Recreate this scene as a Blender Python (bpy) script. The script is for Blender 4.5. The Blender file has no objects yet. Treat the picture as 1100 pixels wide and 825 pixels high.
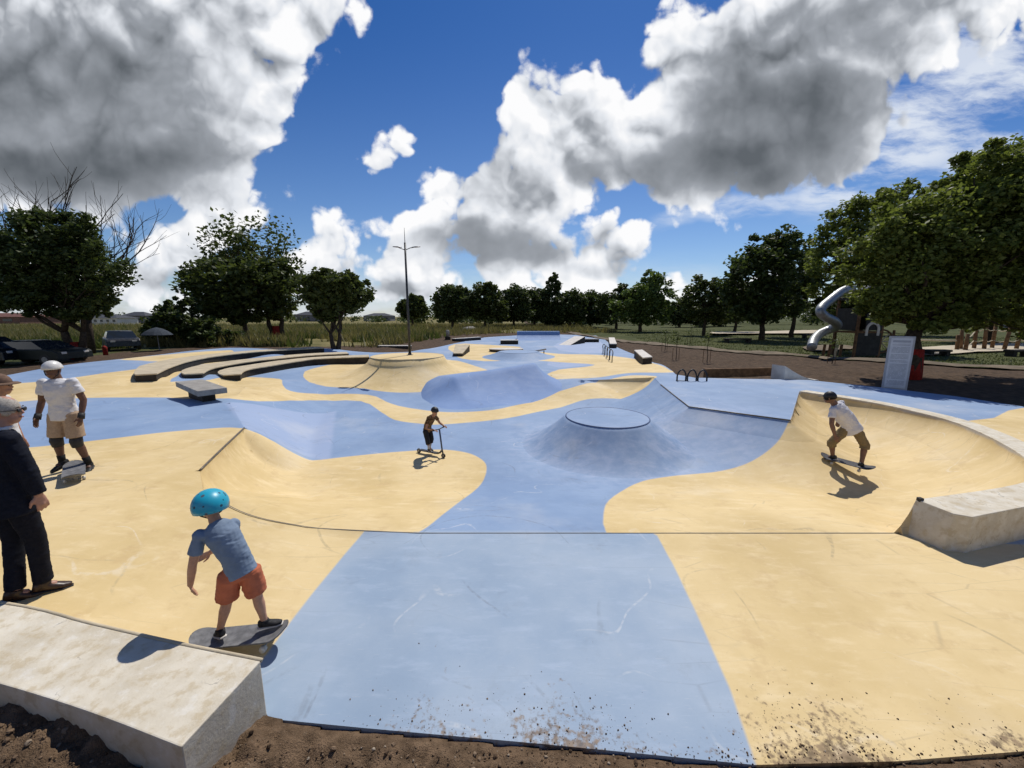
import bpy, bmesh, math, random
import numpy as np
from mathutils import Vector, Matrix, noise as mnoise
random.seed(7)
RNG = np.random.default_rng(11)
C = bpy.context.scene.collection
R = math.radians

# ------------------------------------------------------------------ camera
F, HC, PITCH = 420.0, 2.3, R(9.8)          # focal length in px of the 1100 px wide photo, eye height, downward pitch
CP, SP = math.cos(PITCH), math.sin(PITCH)
cam_d = bpy.data.cameras.new("camera")
cam_d.sensor_fit = 'HORIZONTAL'; cam_d.sensor_width = 36; cam_d.lens = F / 1100 * 36
cam_d.clip_start = 0.05; cam_d.clip_end = 6000
cam = bpy.data.objects.new("camera", cam_d); C.objects.link(cam)
cam.location = (0, 0, HC); cam.rotation_euler = (R(90) - PITCH, 0, 0)
bpy.context.scene.camera = cam

# ------------------------------------------------------------------ sun, exposure
SUN_AZ, SUN_EL = R(21), R(57)
SUN = Vector((math.sin(SUN_AZ) * math.cos(SUN_EL), math.cos(SUN_AZ) * math.cos(SUN_EL), math.sin(SUN_EL)))
sd = bpy.data.lights.new("sun", 'SUN'); sd.energy = 4.0; sd.angle = R(0.5); sd.color = (1.0, 0.955, 0.88)
sun = bpy.data.objects.new("sun", sd); C.objects.link(sun)
sun.rotation_euler = (-SUN).to_track_quat('-Z', 'Y').to_euler()
vs = bpy.context.scene.view_settings
vs.view_transform = 'Standard'; vs.look = 'None'; vs.exposure = 0.0; vs.gamma = 1.0; vs.use_curve_mapping = False

# ------------------------------------------------------------------ node helpers
class NT:
    def __init__(s, tree): s.t = tree; s.n = tree.nodes; s.l = tree.links
    def add(s, typ, **kw):
        n = s.n.new(typ)
        for k, v in kw.items(): setattr(n, k, v)
        return n
    def put(s, sock, v):
        if v is None: return
        if isinstance(v, bpy.types.NodeSocket): s.l.new(v, sock)
        else: sock.default_value = v
    def math(s, op, a, b=None, c=None, clamp=False):
        n = s.add('ShaderNodeMath', operation=op, use_clamp=clamp)
        for i, v in enumerate((a, b, c)): s.put(n.inputs[i], v)
        return n.outputs[0]
    def vec(s, op, a, b=None, scale=None):
        n = s.add('ShaderNodeVectorMath', operation=op)
        s.put(n.inputs[0], a); s.put(n.inputs[1], b)
        if scale is not None: s.put(n.inputs['Scale'], scale)
        return n.outputs['Value'] if op in ('LENGTH', 'DOT_PRODUCT', 'DISTANCE') else n.outputs[0]
    def mix(s, f, a, b, blend='MIX'):
        n = s.add('ShaderNodeMix', data_type='RGBA', blend_type=blend)
        s.put(n.inputs[0], f); s.put(n.inputs[6], c4(a)); s.put(n.inputs[7], c4(b))
        return n.outputs[2]
    def sstep(s, x, lo, hi, a=0.0, b=1.0, smooth=True):
        n = s.add('ShaderNodeMapRange', interpolation_type='SMOOTHSTEP' if smooth else 'LINEAR')
        s.put(n.inputs[0], x); s.put(n.inputs[1], lo); s.put(n.inputs[2], hi); s.put(n.inputs[3], a); s.put(n.inputs[4], b)
        return n.outputs[0]
    def noise(s, vec, scale, detail=4, rough=0.55, out=0, dist=0.0):
        n = s.add('ShaderNodeTexNoise'); s.put(n.inputs['Vector'], vec); s.put(n.inputs['Scale'], scale)
        n.inputs['Detail'].default_value = detail; n.inputs['Roughness'].default_value = rough; n.inputs['Distortion'].default_value = dist
        return n.outputs[out]
    def voro(s, vec, scale, out=0, feature='F1', **kw):
        n = s.add('ShaderNodeTexVoronoi', feature=feature, **kw); s.put(n.inputs['Vector'], vec); s.put(n.inputs['Scale'], scale)
        return n.outputs[out]
def c4(c):
    return c if isinstance(c, bpy.types.NodeSocket) or len(c) == 4 else (*c, 1.0)

# ------------------------------------------------------------------ sky: Nishita blue with cumulus in direction space
def raydir(u, v):
    a = (u - 550) / F; b = (v - 412.5) / F
    return a, CP - b * SP, -SP - b * CP
def gno(u, v):
    a, y, z = raydir(u, v); return a / y, z / y
world = bpy.data.worlds.new("World"); bpy.context.scene.world = world; world.use_nodes = True
w = NT(world.node_tree); w.n.clear()
sky = w.add('ShaderNodeTexSky', sky_type='NISHITA', sun_disc=False)
sky.sun_elevation = SUN_EL; sky.sun_rotation = SUN_AZ; sky.altitude = 100; sky.air_density = 1.0; sky.dust_density = 0.3; sky.ozone_density = 3.0
tc = w.add('ShaderNodeTexCoord').outputs['Generated']
sep = w.add('ShaderNodeSeparateXYZ'); w.put(sep.inputs[0], tc)
ay = w.math('MAXIMUM', w.math('ABSOLUTE', sep.outputs[1]), 0.08)
X = w.math('DIVIDE', sep.outputs[0], ay); Z = w.math('DIVIDE', sep.outputs[2], ay)
cmb = w.add('ShaderNodeCombineXYZ'); w.put(cmb.inputs[0], X); w.put(cmb.inputs[1], Z); V0 = cmb.outputs[0]
def warp(vec, scale, amt, detail=3):
    n = w.noise(vec, scale, detail, 0.55, out=1)
    return w.vec('ADD', vec, w.vec('SCALE', w.vec('SUBTRACT', n, (0.5, 0.5, 0.5)), scale=amt))
VA = warp(V0, 5.0, 0.10, 4)
VB = warp(V0, 3.0, 0.16, 4)
def ell(vec, u, v, ru, rv, rot=0):
    x, z = gno(u, v)
    m = w.add('ShaderNodeMapping', vector_type='TEXTURE'); w.put(m.inputs[0], vec)
    m.inputs[1].default_value = (x, z, 0); m.inputs[2].default_value = (0, 0, R(rot)); m.inputs[3].default_value = (ru / F, rv / F, 1)
    return w.math('SUBTRACT', 1.0, w.vec('LENGTH', m.outputs[0]))
WHITE = [(40,50,260,160),(180,165,80,52),(325,12,42,40),(245,35,55,60),(285,45,40,28),(235,120,42,55),
 (236,214,62,22),(285,228,30,16),(185,262,66,36),(150,300,80,34),(40,300,140,34),(215,245,55,18),
 (352,262,24,36),(350,292,52,30),(325,290,30,30),(395,252,15,8),(452,285,62,22),(430,312,90,20),(470,300,50,18),
 (410,177,5,4),(437,161,3,2.5),
 (520,240,66,46),(478,250,44,22),(560,215,66,60),(595,175,62,56),(560,92,18,28),(592,118,44,40),(640,98,46,34),(628,150,62,60),
 (690,150,62,44),(565,278,110,30),(648,270,40,36),(500,205,46,34),(600,300,110,14),(700,120,40,36),
 (725,78,54,34),(768,40,44,58),(830,100,140,112),(900,30,170,64),(770,180,110,38),(1010,-5,110,44),(700,180,70,26),
 (700,306,50,5),(742,310,20,8),(725,240,5,4),(872,258,9,8)]
def blobs(vec):
    D = None
    for (u, v, ru, rv) in WHITE:
        e = w.math('MULTIPLY', ell(vec, u, v, ru, rv), min(ru, rv) / F)
        D = e if D is None else w.math('SMOOTH_MAX', D, e, 0.02)
    return D
def billow(vec):
    """rounded puffs parted by sharp creases"""
    out = None
    for sc, amp, k in ((3.6, .52, 0.0), (8.0, .30, 2.3), (18.0, .13, 5.1), (40.0, .05, 7.7)):
        n = w.noise(w.vec('ADD', vec, (k, k*.7, k*.3)), sc, 0.6, .5); a_ = w.math('MULTIPLY', w.math('ABSOLUTE', w.math('SUBTRACT', n, 0.5)), amp*4.4)
        out = a_ if out is None else w.math('ADD', out, a_)
    return out
VW = warp(V0, 5.0, 0.07, 4)
D = blobs(VA)
B0 = billow(VW); B1 = billow(w.vec('ADD', VW, (0.016, 0.040, 0.0))); fb = w.noise(V0, 16.0, 7, 0.62)
Dn = w.math('ADD', w.math('ADD', D, 0.010), w.math('ADD', w.math('MULTIPLY', w.math('SUBTRACT', B0, 0.42), 0.17), w.math('MULTIPLY', w.math('SUBTRACT', fb, 0.5), 0.07)))
alpha = w.sstep(Dn, 0.0, 0.028)
DARK = [(40,110,270,110,.72),(90,178,200,50,1.0),(215,190,60,36,.55),(170,60,120,70,.34),(255,140,40,50,.2),(520,262,92,30,.85),(575,268,60,24,.65),(512,178,44,46,.45),
 (640,112,34,28,.30),(650,190,60,20,.55),(590,196,34,34,.30),(840,130,150,96,.90),(790,182,150,44,1.0),(890,50,130,66,.48),(960,18,110,40,.42),
 (640,288,50,16,.50),(190,290,60,14,.30),(450,308,70,12,.30),(350,305,50,12,.25),(720,116,34,14,.30),(325,34,30,16,.22)]
G = None
for (u, v, ru, rv, st) in DARK:
    e = w.math('MULTIPLY', w.sstep(ell(VB, u, v, ru * 1.25, rv * 1.25), 0.0, 0.85), st)
    G = e if G is None else w.math('SMOOTH_MAX', G, e, 0.10)
big = w.noise(V0, 2.6, 5, 0.55)
G = w.math('MULTIPLY', G, w.sstep(big, 0.25, 0.75, 0.78, 1.08, False), clamp=True)
thick = w.sstep(Dn, 0.0, 0.16)
lit = w.math('MULTIPLY', w.math('SUBTRACT', B0, B1), w.sstep(G, 0.1, 0.8, 1.0, 0.24, False))      # sides of the puffs turned to the sun
crease = w.math('MULTIPLY', w.math('SUBTRACT', 0.42, B0), w.sstep(G, 0.1, 0.8, 0.46, 0.18, False))
G3 = w.math('ADD', w.math('SUBTRACT', w.math('ADD', w.math('MULTIPLY', thick, 0.24), crease), lit), w.math('MULTIPLY', G, 0.82), clamp=True)
ramp = w.add('ShaderNodeValToRGB'); w.put(ramp.inputs[0], G3)
cr = ramp.color_ramp; cr.elements[0].position = 0; cr.elements[0].color = (0.98, 0.98, 0.99, 1)
cr.elements[1].position = 1; cr.elements[1].color = (0.115, 0.130, 0.148, 1)
e1 = cr.elements.new(0.22); e1.color = (0.76, 0.79, 0.84, 1); e2 = cr.elements.new(0.55); e2.color = (0.34, 0.365, 0.405, 1)
# high streaky cloud at the right, low haze of cloud along the horizon
def streak(u, v, ru, rv, rot, st, vec):
    return w.math('MULTIPLY', w.sstep(ell(vec, u, v, ru, rv, rot), 0.0, 0.55), st)
mp = w.add('ShaderNodeMapping'); w.put(mp.inputs[0], warp(V0, 6.0, 0.05, 5)); mp.inputs[2].default_value = (0, 0, R(-24)); mp.inputs[3].default_value = (1.0, 4.0, 1)
sn = w.noise(mp.outputs[0], 3.0, 8, 0.62)
cs = None
for args in [(1010,130,190,66,26,1.0),(1070,60,120,60,26,.9),(930,190,110,26,20,.9),(800,222,110,16,10,.7),(1080,170,100,40,20,.9)]:
    e = streak(*args, VB); cs = e if cs is None else w.math('MAXIMUM', cs, e)
ca = w.math('MULTIPLY', cs, w.sstep(sn, 0.36, 0.60), clamp=True)
hz = w.math('MULTIPLY', w.sstep(Z, 0.0, 0.17, 1.0, 0.0), w.sstep(w.noise(w.vec('MULTIPLY', V0, (1, 3.5, 1)), 5.0, 6, 0.6), 0.34, 0.62), clamp=True)
skyc = w.add('ShaderNodeHueSaturation'); skyc.inputs['Saturation'].default_value = 1.08; skyc.inputs['Value'].default_value = 0.85; w.put(skyc.inputs['Color'], w.mix(1.0, sky.outputs[0], w.mix(w.sstep(Z, 0.0, 0.75), (.92, .98, 1.12), (.40, .60, .92)), 'MULTIPLY'))
bg1 = w.add('ShaderNodeBackground'); w.put(bg1.inputs[0], skyc.outputs[0]); bg1.inputs[1].default_value = 0.1
def cbg(col, k):
    b = w.add('ShaderNodeBackground'); w.put(b.inputs[0], w.vec('SCALE', col, scale=10.0 * k)); b.inputs[1].default_value = 0.1; return b.outputs[0]
def msh(f, a, b):
    m = w.add('ShaderNodeMixShader'); w.put(m.inputs[0], f); w.l.new(a, m.inputs[1]); w.l.new(b, m.inputs[2]); return m.outputs[0]
sh = msh(w.math('MULTIPLY', hz, 0.75), bg1.outputs[0], cbg((0.70, 0.76, 0.84), 1.0))
sh = msh(w.math('MULTIPLY', ca, 0.85), sh, cbg((0.80, 0.85, 0.92), 1.0))
sh = msh(alpha, sh, cbg(ramp.outputs[0], 1.0))
wo = w.add('ShaderNodeOutputWorld'); w.l.new(sh, wo.inputs[0])
world.cycles.sampling_method = 'MANUAL'; world.cycles.sample_map_resolution = 512

# ------------------------------------------------------------------ materials
def mat(name, col=(.5,.5,.5), rough=0.7, spec=0.4, metal=0.0):
    m = bpy.data.materials.new(name); m.use_nodes = True
    b = m.node_tree.nodes['Principled BSDF']
    b.inputs['Base Color'].default_value = (*col, 1); b.inputs['Roughness'].default_value = rough
    b.inputs['Specular IOR Level'].default_value = spec; b.inputs['Metallic'].default_value = metal
    return m
def pm(name, col, var=0.25, scale=8.0, rough=0.7, spec=0.35, metal=0.0, bump=0.0, bscale=60.0, col2=None, detail=6):
    """principled with mottled colour and optional bump"""
    m = mat(name, col, rough, spec, metal); t = NT(m.node_tree); b = m.node_tree.nodes['Principled BSDF']
    oc = t.add('ShaderNodeTexCoord').outputs['Object']
    n = t.noise(oc, scale, detail, 0.6)
    lo = tuple(c * (1 - var) for c in col); hi = tuple(min(1, c * (1 + var)) for c in (col2 or col))
    t.put(b.inputs['Base Color'], t.mix(t.sstep(n, 0.3, 0.7), lo, hi))
    t.put(b.inputs['Roughness'], t.sstep(t.noise(oc, scale * 2.3, 4), 0.3, 0.7, max(0.05, rough - 0.1), min(1, rough + 0.1)))
    if bump:
        bn = t.add('ShaderNodeBump'); bn.inputs['Strength'].default_value = bump; bn.inputs['Distance'].default_value = 0.02
        t.put(bn.inputs['Height'], t.noise(oc, bscale, 6, 0.6)); t.l.new(bn.outputs[0], b.inputs['Normal'])
    return m
M = {}
M['concrete'] = pm('pale_concrete', (.56,.52,.44), .22, 5, .75, .3, bump=.25, bscale=40)
M['grey_concrete'] = pm('grey_concrete', (.30,.28,.25), .2, 4, .8, .3, bump=.3, bscale=40)
M['dark_face'] = pm('dark_and_shaded_faces', (.030,.025,.020), .3, 3, .8, .3, bump=.3, bscale=30)  # dark sides; on the terrace fronts their shade is put into the colour
M['tan_concrete'] = pm('tan_concrete', (.50,.42,.29), .15, 3, .8, .3, bump=.2, bscale=40)
M['steel'] = pm('grey_steel', (.25,.25,.26), .2, 8, .45, .5, .7)
M['dark_steel'] = pm('dark_steel', (.035,.037,.04), .3, 8, .5, .5, .3)
M['shiny_steel'] = pm('bright_steel', (.30,.31,.31), .15, 6, .45, .5, .55)
M['bark'] = pm('bark', (.055,.042,.03), .4, 9, .95, .1, bump=.8, bscale=22)
M['red_paint'] = pm('red_painted_bark', (.22,.018,.012), .3, 9, .8, .2, bump=.6, bscale=22)
M['wood'] = pm('weathered_wood', (.16,.09,.045), .35, 6, .85, .2, bump=.4, bscale=30)
M['black'] = pm('black_plastic', (.015,.015,.017), .3, 20, .5, .4)
M['rubber'] = pm('white_wheel', (.55,.52,.46), .15, 20, .6, .3)
def leaf_mat(name, c1, c2, tr=0.25):
    m = bpy.data.materials.new(name); m.use_nodes = True; t = NT(m.node_tree); b = t.n['Principled BSDF']
    g = t.add('ShaderNodeNewGeometry'); rp = g.outputs['Random Per Island']
    col = t.mix(rp, c1, c2)
    t.put(b.inputs['Base Color'], col); b.inputs['Roughness'].default_value = 0.55; b.inputs['Specular IOR Level'].default_value = 0.25
    tl = t.add('ShaderNodeBsdfTranslucent'); t.put(tl.inputs[0], t.mix(0.5, col, (c2[0]*1.4, c2[1]*1.5, c2[2]*.8)))
    mx = t.add('ShaderNodeMixShader'); mx.inputs[0].default_value = tr
    t.l.new(b.outputs[0], mx.inputs[1]); t.l.new(tl.outputs[0], mx.inputs[2])
    t.l.new(mx.outputs[0], t.n['Material Output'].inputs[0]); return m
M['leaf_big'] = leaf_mat('broad_leaves', (.055,.082,.017), (.185,.215,.05), .42)
M['leaf_dark'] = leaf_mat('dark_leaves', (.026,.042,.013), (.080,.105,.030), .34)
M['leaf_olive'] = leaf_mat('olive_leaves', (.035,.050,.013), (.095,.118,.032), .32)
M['leaf_light'] = leaf_mat('light_leaves', (.065,.10,.025), (.14,.19,.05), .35)
M['leaf_far'] = leaf_mat('far_leaves', (.035,.052,.018), (.085,.11,.034), .30)
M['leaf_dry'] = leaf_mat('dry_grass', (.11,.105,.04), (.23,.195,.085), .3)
M['leaf_grass'] = leaf_mat('green_grass', (.05,.065,.02), (.10,.11,.04), .3)

# ------------------------------------------------------------------ mesh helpers
def link(name, me, m=None, parent=None, smooth=False):
    o = bpy.data.objects.new(name, me); C.objects.link(o)
    if m is not None: me.materials.append(m)
    if smooth: me.shade_smooth()
    if parent is not None: o.parent = parent
    return o
def tag(o, label, cat, group=None):
    o['label'] = label; o['category'] = cat
    if group: o['group'] = group
    return o
def thing(name, label, cat, loc=(0,0,0), rz=0.0, group=None):
    o = bpy.data.objects.new(name, None); C.objects.link(o); o.empty_display_size = .2
    o.location = loc; o.rotation_euler = (0, 0, rz); return tag(o, label, cat, group)
class MB:
    def __init__(s): s.v = []; s.f = []
    def add(s, vs, fs):
        k = len(s.v); s.v += [tuple(map(float, p)) for p in vs]; s.f += [tuple(i + k for i in f) for f in fs]; return s
    def box(s, c, d, rz=0.0, rx=0.0, ry=0.0):
        m = Matrix.Translation(c) @ Matrix.Rotation(rz, 4, 'Z') @ Matrix.Rotation(ry, 4, 'Y') @ Matrix.Rotation(rx, 4, 'X')
        x, y, z = d[0]/2, d[1]/2, d[2]/2
        p = [m @ Vector(q) for q in ((-x,-y,-z),(x,-y,-z),(x,y,-z),(-x,y,-z),(-x,-y,z),(x,-y,z),(x,y,z),(-x,y,z))]
        return s.add(p, [(3,2,1,0),(4,5,6,7),(0,1,5,4),(1,2,6,5),(2,3,7,6),(3,0,4,7)])
    def tube(s, pts, rad, n=10, cap=True, closed=False):
        pts = [Vector(p) for p in pts]; K = len(pts)
        if not hasattr(rad, '__len__'): rad = [rad] * K
        vs, fs = [], []; prev = None
        for i, p in enumerate(pts):
            a = pts[(i - 1) % K] if (i or closed) else p; b = pts[(i + 1) % K] if (i < K - 1 or closed) else p
            d = (b - a).normalized() if (b - a).length > 1e-9 else Vector((0, 0, 1))
            if prev is None: prev = d.orthogonal().normalized()
            q = (prev - d * prev.dot(d))
            q = q.normalized() if q.length > 1e-6 else d.orthogonal().normalized()
            prev = q; e = d.cross(q)
            for k in range(n):
                t = 2 * math.pi * k / n; vs.append(p + (q * math.cos(t) + e * math.sin(t)) * rad[i])
        for i in range(K if closed else K - 1):
            j = (i + 1) % K
            for k in range(n): fs.append((i*n+k, i*n+(k+1)%n, j*n+(k+1)%n, j*n+k))
        if cap and not closed: fs.append(tuple(range(n - 1, -1, -1))); fs.append(tuple((K-1)*n + k for k in range(n)))
        return s.add(vs, fs)
    def loft(s, rings, n=16):
        """rings: (centre, semi-axis vector a, semi-axis vector b)"""
        vs, fs = [], []
        for c, a, b in rings:
            c, a, b = Vector(c), Vector(a), Vector(b)
            for k in range(n):
                t = 2*math.pi*k/n; vs.append(c + a*math.cos(t) + b*math.sin(t))
        for i in range(len(rings)-1):
            for k in range(n): fs.append((i*n+k, i*n+(k+1)%n, (i+1)*n+(k+1)%n, (i+1)*n+k))
        K = len(rings); fs.append(tuple(range(n-1,-1,-1))); fs.append(tuple((K-1)*n+k for k in range(n)))
        return s.add(vs, fs)
    def ball(s, c, r, n=12, m=8, rot=None):
        r = r if hasattr(r, '__len__') else (r, r, r); c = Vector(c); rings = []; vs = []; fs = []
        for i in range(1, m):
            a = math.pi*i/m
            for k in range(n):
                t = 2*math.pi*k/n
                p = Vector((r[0]*math.sin(a)*math.cos(t), r[1]*math.sin(a)*math.sin(t), r[2]*math.cos(a)))
                vs.append(c + (rot @ p if rot else p))
        top = Vector((0,0,r[2])); vs.append(c + (rot @ top if rot else top)); vs.append(c - (rot @ top if rot else top))
        for i in range(m-2):
            for k in range(n): fs.append((i*n+k, (i+1)*n+k, (i+1)*n+(k+1)%n, i*n+(k+1)%n))
        T = (m-1)*n
        for k in range(n): fs.append((T, k, (k+1)%n)); fs.append((T+1, (m-2)*n+(k+1)%n, (m-2)*n+k))
        return s.add(vs, fs)
    def lathe(s, prof, c=(0,0,0), n=24):
        vs, fs = [], []; c = Vector(c)
        for r, z in prof:
            for k in range(n):
                t = 2*math.pi*k/n; vs.append(c + Vector((r*math.cos(t), r*math.sin(t), z)))
        for i in range(len(prof)-1):
            for k in range(n): fs.append((i*n+k, i*n+(k+1)%n, (i+1)*n+(k+1)%n, (i+1)*n+k))
        K = len(prof)
        if prof[0][0] > 1e-6: fs.append(tuple(range(n-1,-1,-1)))
        if prof[-1][0] > 1e-6: fs.append(tuple((K-1)*n+k for k in range(n)))
        return s.add(vs, fs)
    def prism(s, poly, z0, z1):
        """closed polygon extruded upwards; z0/z1 numbers or lists"""
        n = len(poly); Z0 = z0 if hasattr(z0, '__len__') else [z0]*n; Z1 = z1 if hasattr(z1, '__len__') else [z1]*n
        vs = [(p[0], p[1], Z0[i]) for i, p in enumerate(poly)] + [(p[0], p[1], Z1[i]) for i, p in enumerate(poly)]
        fs = [tuple(range(n-1,-1,-1)), tuple(range(n, 2*n))] + [(i, (i+1)%n, n+(i+1)%n, n+i) for i in range(n)]
        return s.add(vs, fs)
    def mesh(s, name):
        me = bpy.data.meshes.new(name); me.from_pydata(s.v, [], s.f); me.update(); return me
    def build(s, name, m, parent=None, smooth=False, bevel=0.0):
        me = s.mesh(name)
        bm = bmesh.new(); bm.from_mesh(me); bmesh.ops.recalc_face_normals(bm, faces=bm.faces)
        if bevel:
            es = [e for e in bm.edges if len(e.link_faces) == 2 and e.calc_face_angle(0) > 0.5]
            bmesh.ops.bevel(bm, geom=es, offset=bevel, segments=2, affect='EDGES', profile=0.6)
        bm.to_mesh(me); bm.free()
        return link(name, me, m, parent, smooth)
def copy_tree(o, parent=None):
    c = o.copy(); C.objects.link(c); c.parent = parent
    for ch in list(o.children): copy_tree(ch, c)
    return c
def grid_mesh(name, vs, quads):
    me = bpy.data.meshes.new(name)
    vs = np.asarray(vs, np.float32); quads = np.asarray(quads, np.int32); k = quads.shape[1]
    me.vertices.add(len(vs)); me.vertices.foreach_set('co', vs.ravel())
    me.loops.add(quads.size); me.loops.foreach_set('vertex_index', quads.ravel())
    me.polygons.add(len(quads)); me.polygons.foreach_set('loop_start', np.arange(len(quads), dtype=np.int32) * k)
    me.polygons.foreach_set('loop_total', np.full(len(quads), k, np.int32))
    me.update(calc_edges=True); me.validate(); return me

# ------------------------------------------------------------------ numpy helpers
def ss(a, b, x):
    t = np.clip((np.asarray(x, float) - a) / (b - a), 0, 1); return t * t * (3 - 2 * t)
def vnoise(x, y, seed=0):
    x = np.asarray(x, float); y = np.asarray(y, float); xi = np.floor(x).astype(np.int64); yi = np.floor(y).astype(np.int64)
    fx = x - xi; fy = y - yi; fx = fx*fx*(3-2*fx); fy = fy*fy*(3-2*fy)
    def h(i, j):
        n = (i * 374761393 + j * 668265263 + seed * 974711) & 0x7fffffff
        n = ((n ^ (n >> 13)) * 1274126177) & 0x7fffffff; n = n ^ (n >> 16)
        return (n & 0xffff) / 65535.0
    return (h(xi,yi)*(1-fx)+h(xi+1,yi)*fx)*(1-fy) + (h(xi,yi+1)*(1-fx)+h(xi+1,yi+1)*fx)*fy
def fbm(x, y, oct=5, seed=0):
    s = 0; a = .5; f = 1.0; tot = 0
    for k in range(oct): s = s + a * vnoise(np.asarray(x)*f, np.asarray(y)*f, seed+k); tot += a; a *= .5; f *= 2.03
    return s / tot
def inside(px, py, poly):
    px = np.asarray(px, float); py = np.asarray(py, float); r = np.zeros(px.shape, bool); n = len(poly)
    for i in range(n):
        x0, y0 = poly[i][:2]; x1, y1 = poly[(i+1) % n][:2]
        if y0 == y1: continue
        c = ((y0 > py) != (y1 > py)) & (px < (x1-x0)*(py-y0)/(y1-y0)+x0); r ^= c
    return r
def seg_d(px, py, a, b):
    ax, ay = a[:2]; dx, dy = b[0]-ax, b[1]-ay
    t = np.clip(((px-ax)*dx + (py-ay)*dy) / (dx*dx+dy*dy+1e-12), 0, 1)
    return np.hypot(px-ax-t*dx, py-ay-t*dy), t
def poly_d(px, py, poly, closed=True):
    d = np.full(np.shape(px), 1e9); cx = np.zeros(np.shape(px)); cy = np.zeros(np.shape(px))
    n = len(poly)
    for i in range(n if closed else n-1):
        a, b = poly[i], poly[(i+1) % n]; e, t = seg_d(px, py, a, b); m = e < d
        d = np.where(m, e, d); cx = np.where(m, a[0]+t*(b[0]-a[0]), cx); cy = np.where(m, a[1]+t*(b[1]-a[1]), cy)
    return d, cx, cy
def smooth_line(pts, closed=False, sub=5):
    P_ = [np.array(p, float) for p in pts]; n = len(P_); out = []
    for i in range(n if closed else n-1):
        p0 = P_[(i-1) % n] if (closed or i) else P_[0]; p1 = P_[i]; p2 = P_[(i+1) % n]
        p3 = P_[(i+2) % n] if (closed or i+2 < n) else P_[-1]
        for k in range(sub):
            t = k/sub
            out.append(.5*((2*p1)+(-p0+p2)*t+(2*p0-5*p1+4*p2-p3)*t*t+(-p0+3*p1-3*p2+p3)*t**3))
    if not closed: out.append(P_[-1])
    return [tuple(p) for p in out]
def P(u, v, z=0.0):
    a, y, k = raydir(u, v); t = (z - HC) / k; return (a*t, y*t, z)
def at(u, v, y):
    a, wy, k = raydir(u, v); t = y / wy; return Vector((a*t, y, HC + k*t))

# ================================================================== THE SKATEPARK: one poured surface
ZS, ZF = -0.43, -0.85                                    # near slab, bowl floor
CTRL = np.array([(-4.9,5.6,0),(-5.6,7.9,0),(-7,6,0),(-8,9,0),(-7.6,10.3,0),(-10,8,0),(-14,8,0),(-12,11,0),(-15,12,.02),(-18,13,.02),(-9.6,12.6,-.12),
 (-10.6,14.6,-.33),(-10.6,17,-.38),(-10,20,-.38),(-8.2,22,-.38),(-9,18,-.40),(-8,16,-.42),(-12.2,17.5,-.28),(-11.9,20,-.28),(-11,22.3,-.32),(-13.9,18,-.12),(-14,21,-.12),(-12.6,24.4,-.18),
 (-12.4,13.2,-.06),(-14.5,15.2,.1),(-16.2,18,.22),(-17,21,.22),(-15.2,24,.22),(-19.5,18,.15),(-19,25,.22),(-14,27,.1),(-10,26,-.3),(-9,30,-.34),
 (-5,17,-.42),(-2,18,-.42),(0,24,-.42),(-4,26,-.42),(-5,34,-.4),(0,40,-.4),(4,30,-.4),(7,40,-.36),(3,20,-.42),(6,24,-.36),(8.5,34,-.34),(10,48,-.3),(2,52,-.3),(-4,44,-.35),(5,55,-.25),
 (-12.15,15.15,-.05),(-13.1,14.1,.06),(-14.2,13.7,.20),(-13.4,15.3,-.02),(3.0,15.9,-.3),(5.6,15.2,-.06),(5.1,13.2,0),(4.6,9.9,0),(6.3,8.5,0),(8.9,11.9,0),(9.8,8.9,0),(8.7,6.4,0),(12,9,0),(12,12,0),(10,13.5,0),(7,14,0),(7.3,17.5,-.15),(7,11,0),(5.2,4.56,0),(7.2,5.2,0),(13,6,0)])
def zout(x, y):
    x = np.asarray(x, float); y = np.asarray(y, float); sh = x.shape; x = x.ravel(); y = y.ravel()
    num = np.zeros(x.shape); den = np.zeros(x.shape)
    for cx, cy, cz in CTRL:
        wgt = 1.0 / (((x-cx)**2 + (y-cy)**2) + .15)**1.7; num += wgt*cz; den += wgt
    z = num / den
    u = np.clip((y-2.32)/2.28, 0, 1); wl = ss(-4.95, -3.3, x)
    lx = -1.8 + 0*y
    near = ZS*ss(-5.0, -1.7, x)
    near = near*ss(9.2, 6.9, x)
    xo = np.clip(x-5.17, 0, 9); outer = np.where(x > 5.24, 4.42 + .2*xo + .03*xo*xo, 4.72)
    wn = np.where(x < -2, ss(6.4, 5.4, y), ss(outer+.06, outer-.06, y))
    z = z*(1-wn) + near*wn
    return z.reshape(sh)
# lip of the bowls: x, y, transition length, profile (q quarter, b bank) of the segment that starts here; None height = take the deck's
LIP = [(-5.6,7.9,1.20,'q'),(-5.15,6.7,1.15,'q'),(-4.74,5.63,1.1,'q'),(-4.2,5.0,1.7,'b'),(-3.4,4.66,2.0,'b'),(-2.6,4.6,2.4,'b'),(-1.2,4.6,2.6,'b'),(4.5,4.6,2.4,'b'),(4.9,4.6,.10,'q'),(5.13,4.62,.20,'q')]
arc = smooth_line([(5.13,4.62),(7.18,5.16),(8.25,5.95),(9.1,7.1),(9.65,8.2),(9.8,9.1),(9.65,10.4),(8.9,11.9)], sub=14)
LIP += [(p[0],p[1],min(1.85, .30+.10*i),'q') for i, p in enumerate(arc[1:])]
LIP += [(6.25,8.5,2.0,'c'),(4.57,9.85,2.2,'c'),(5.1,13.2,2.0,'c'),(5.6,15.2,1.8,'q')]
LIP += [(p[0],p[1],2.8,'b') for p in smooth_line([(3.0,15.9),(0.8,18.0),(-2.6,18.2),(-6.3,16.8),(-8.4,15.6),(-9.3,13.4)], sub=3)]
LIP += [(-7.6,10.3,2.1,'b')]
LIPZ = zout(np.array([p[0] for p in LIP]), np.array([p[1] for p in LIP]))
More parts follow.
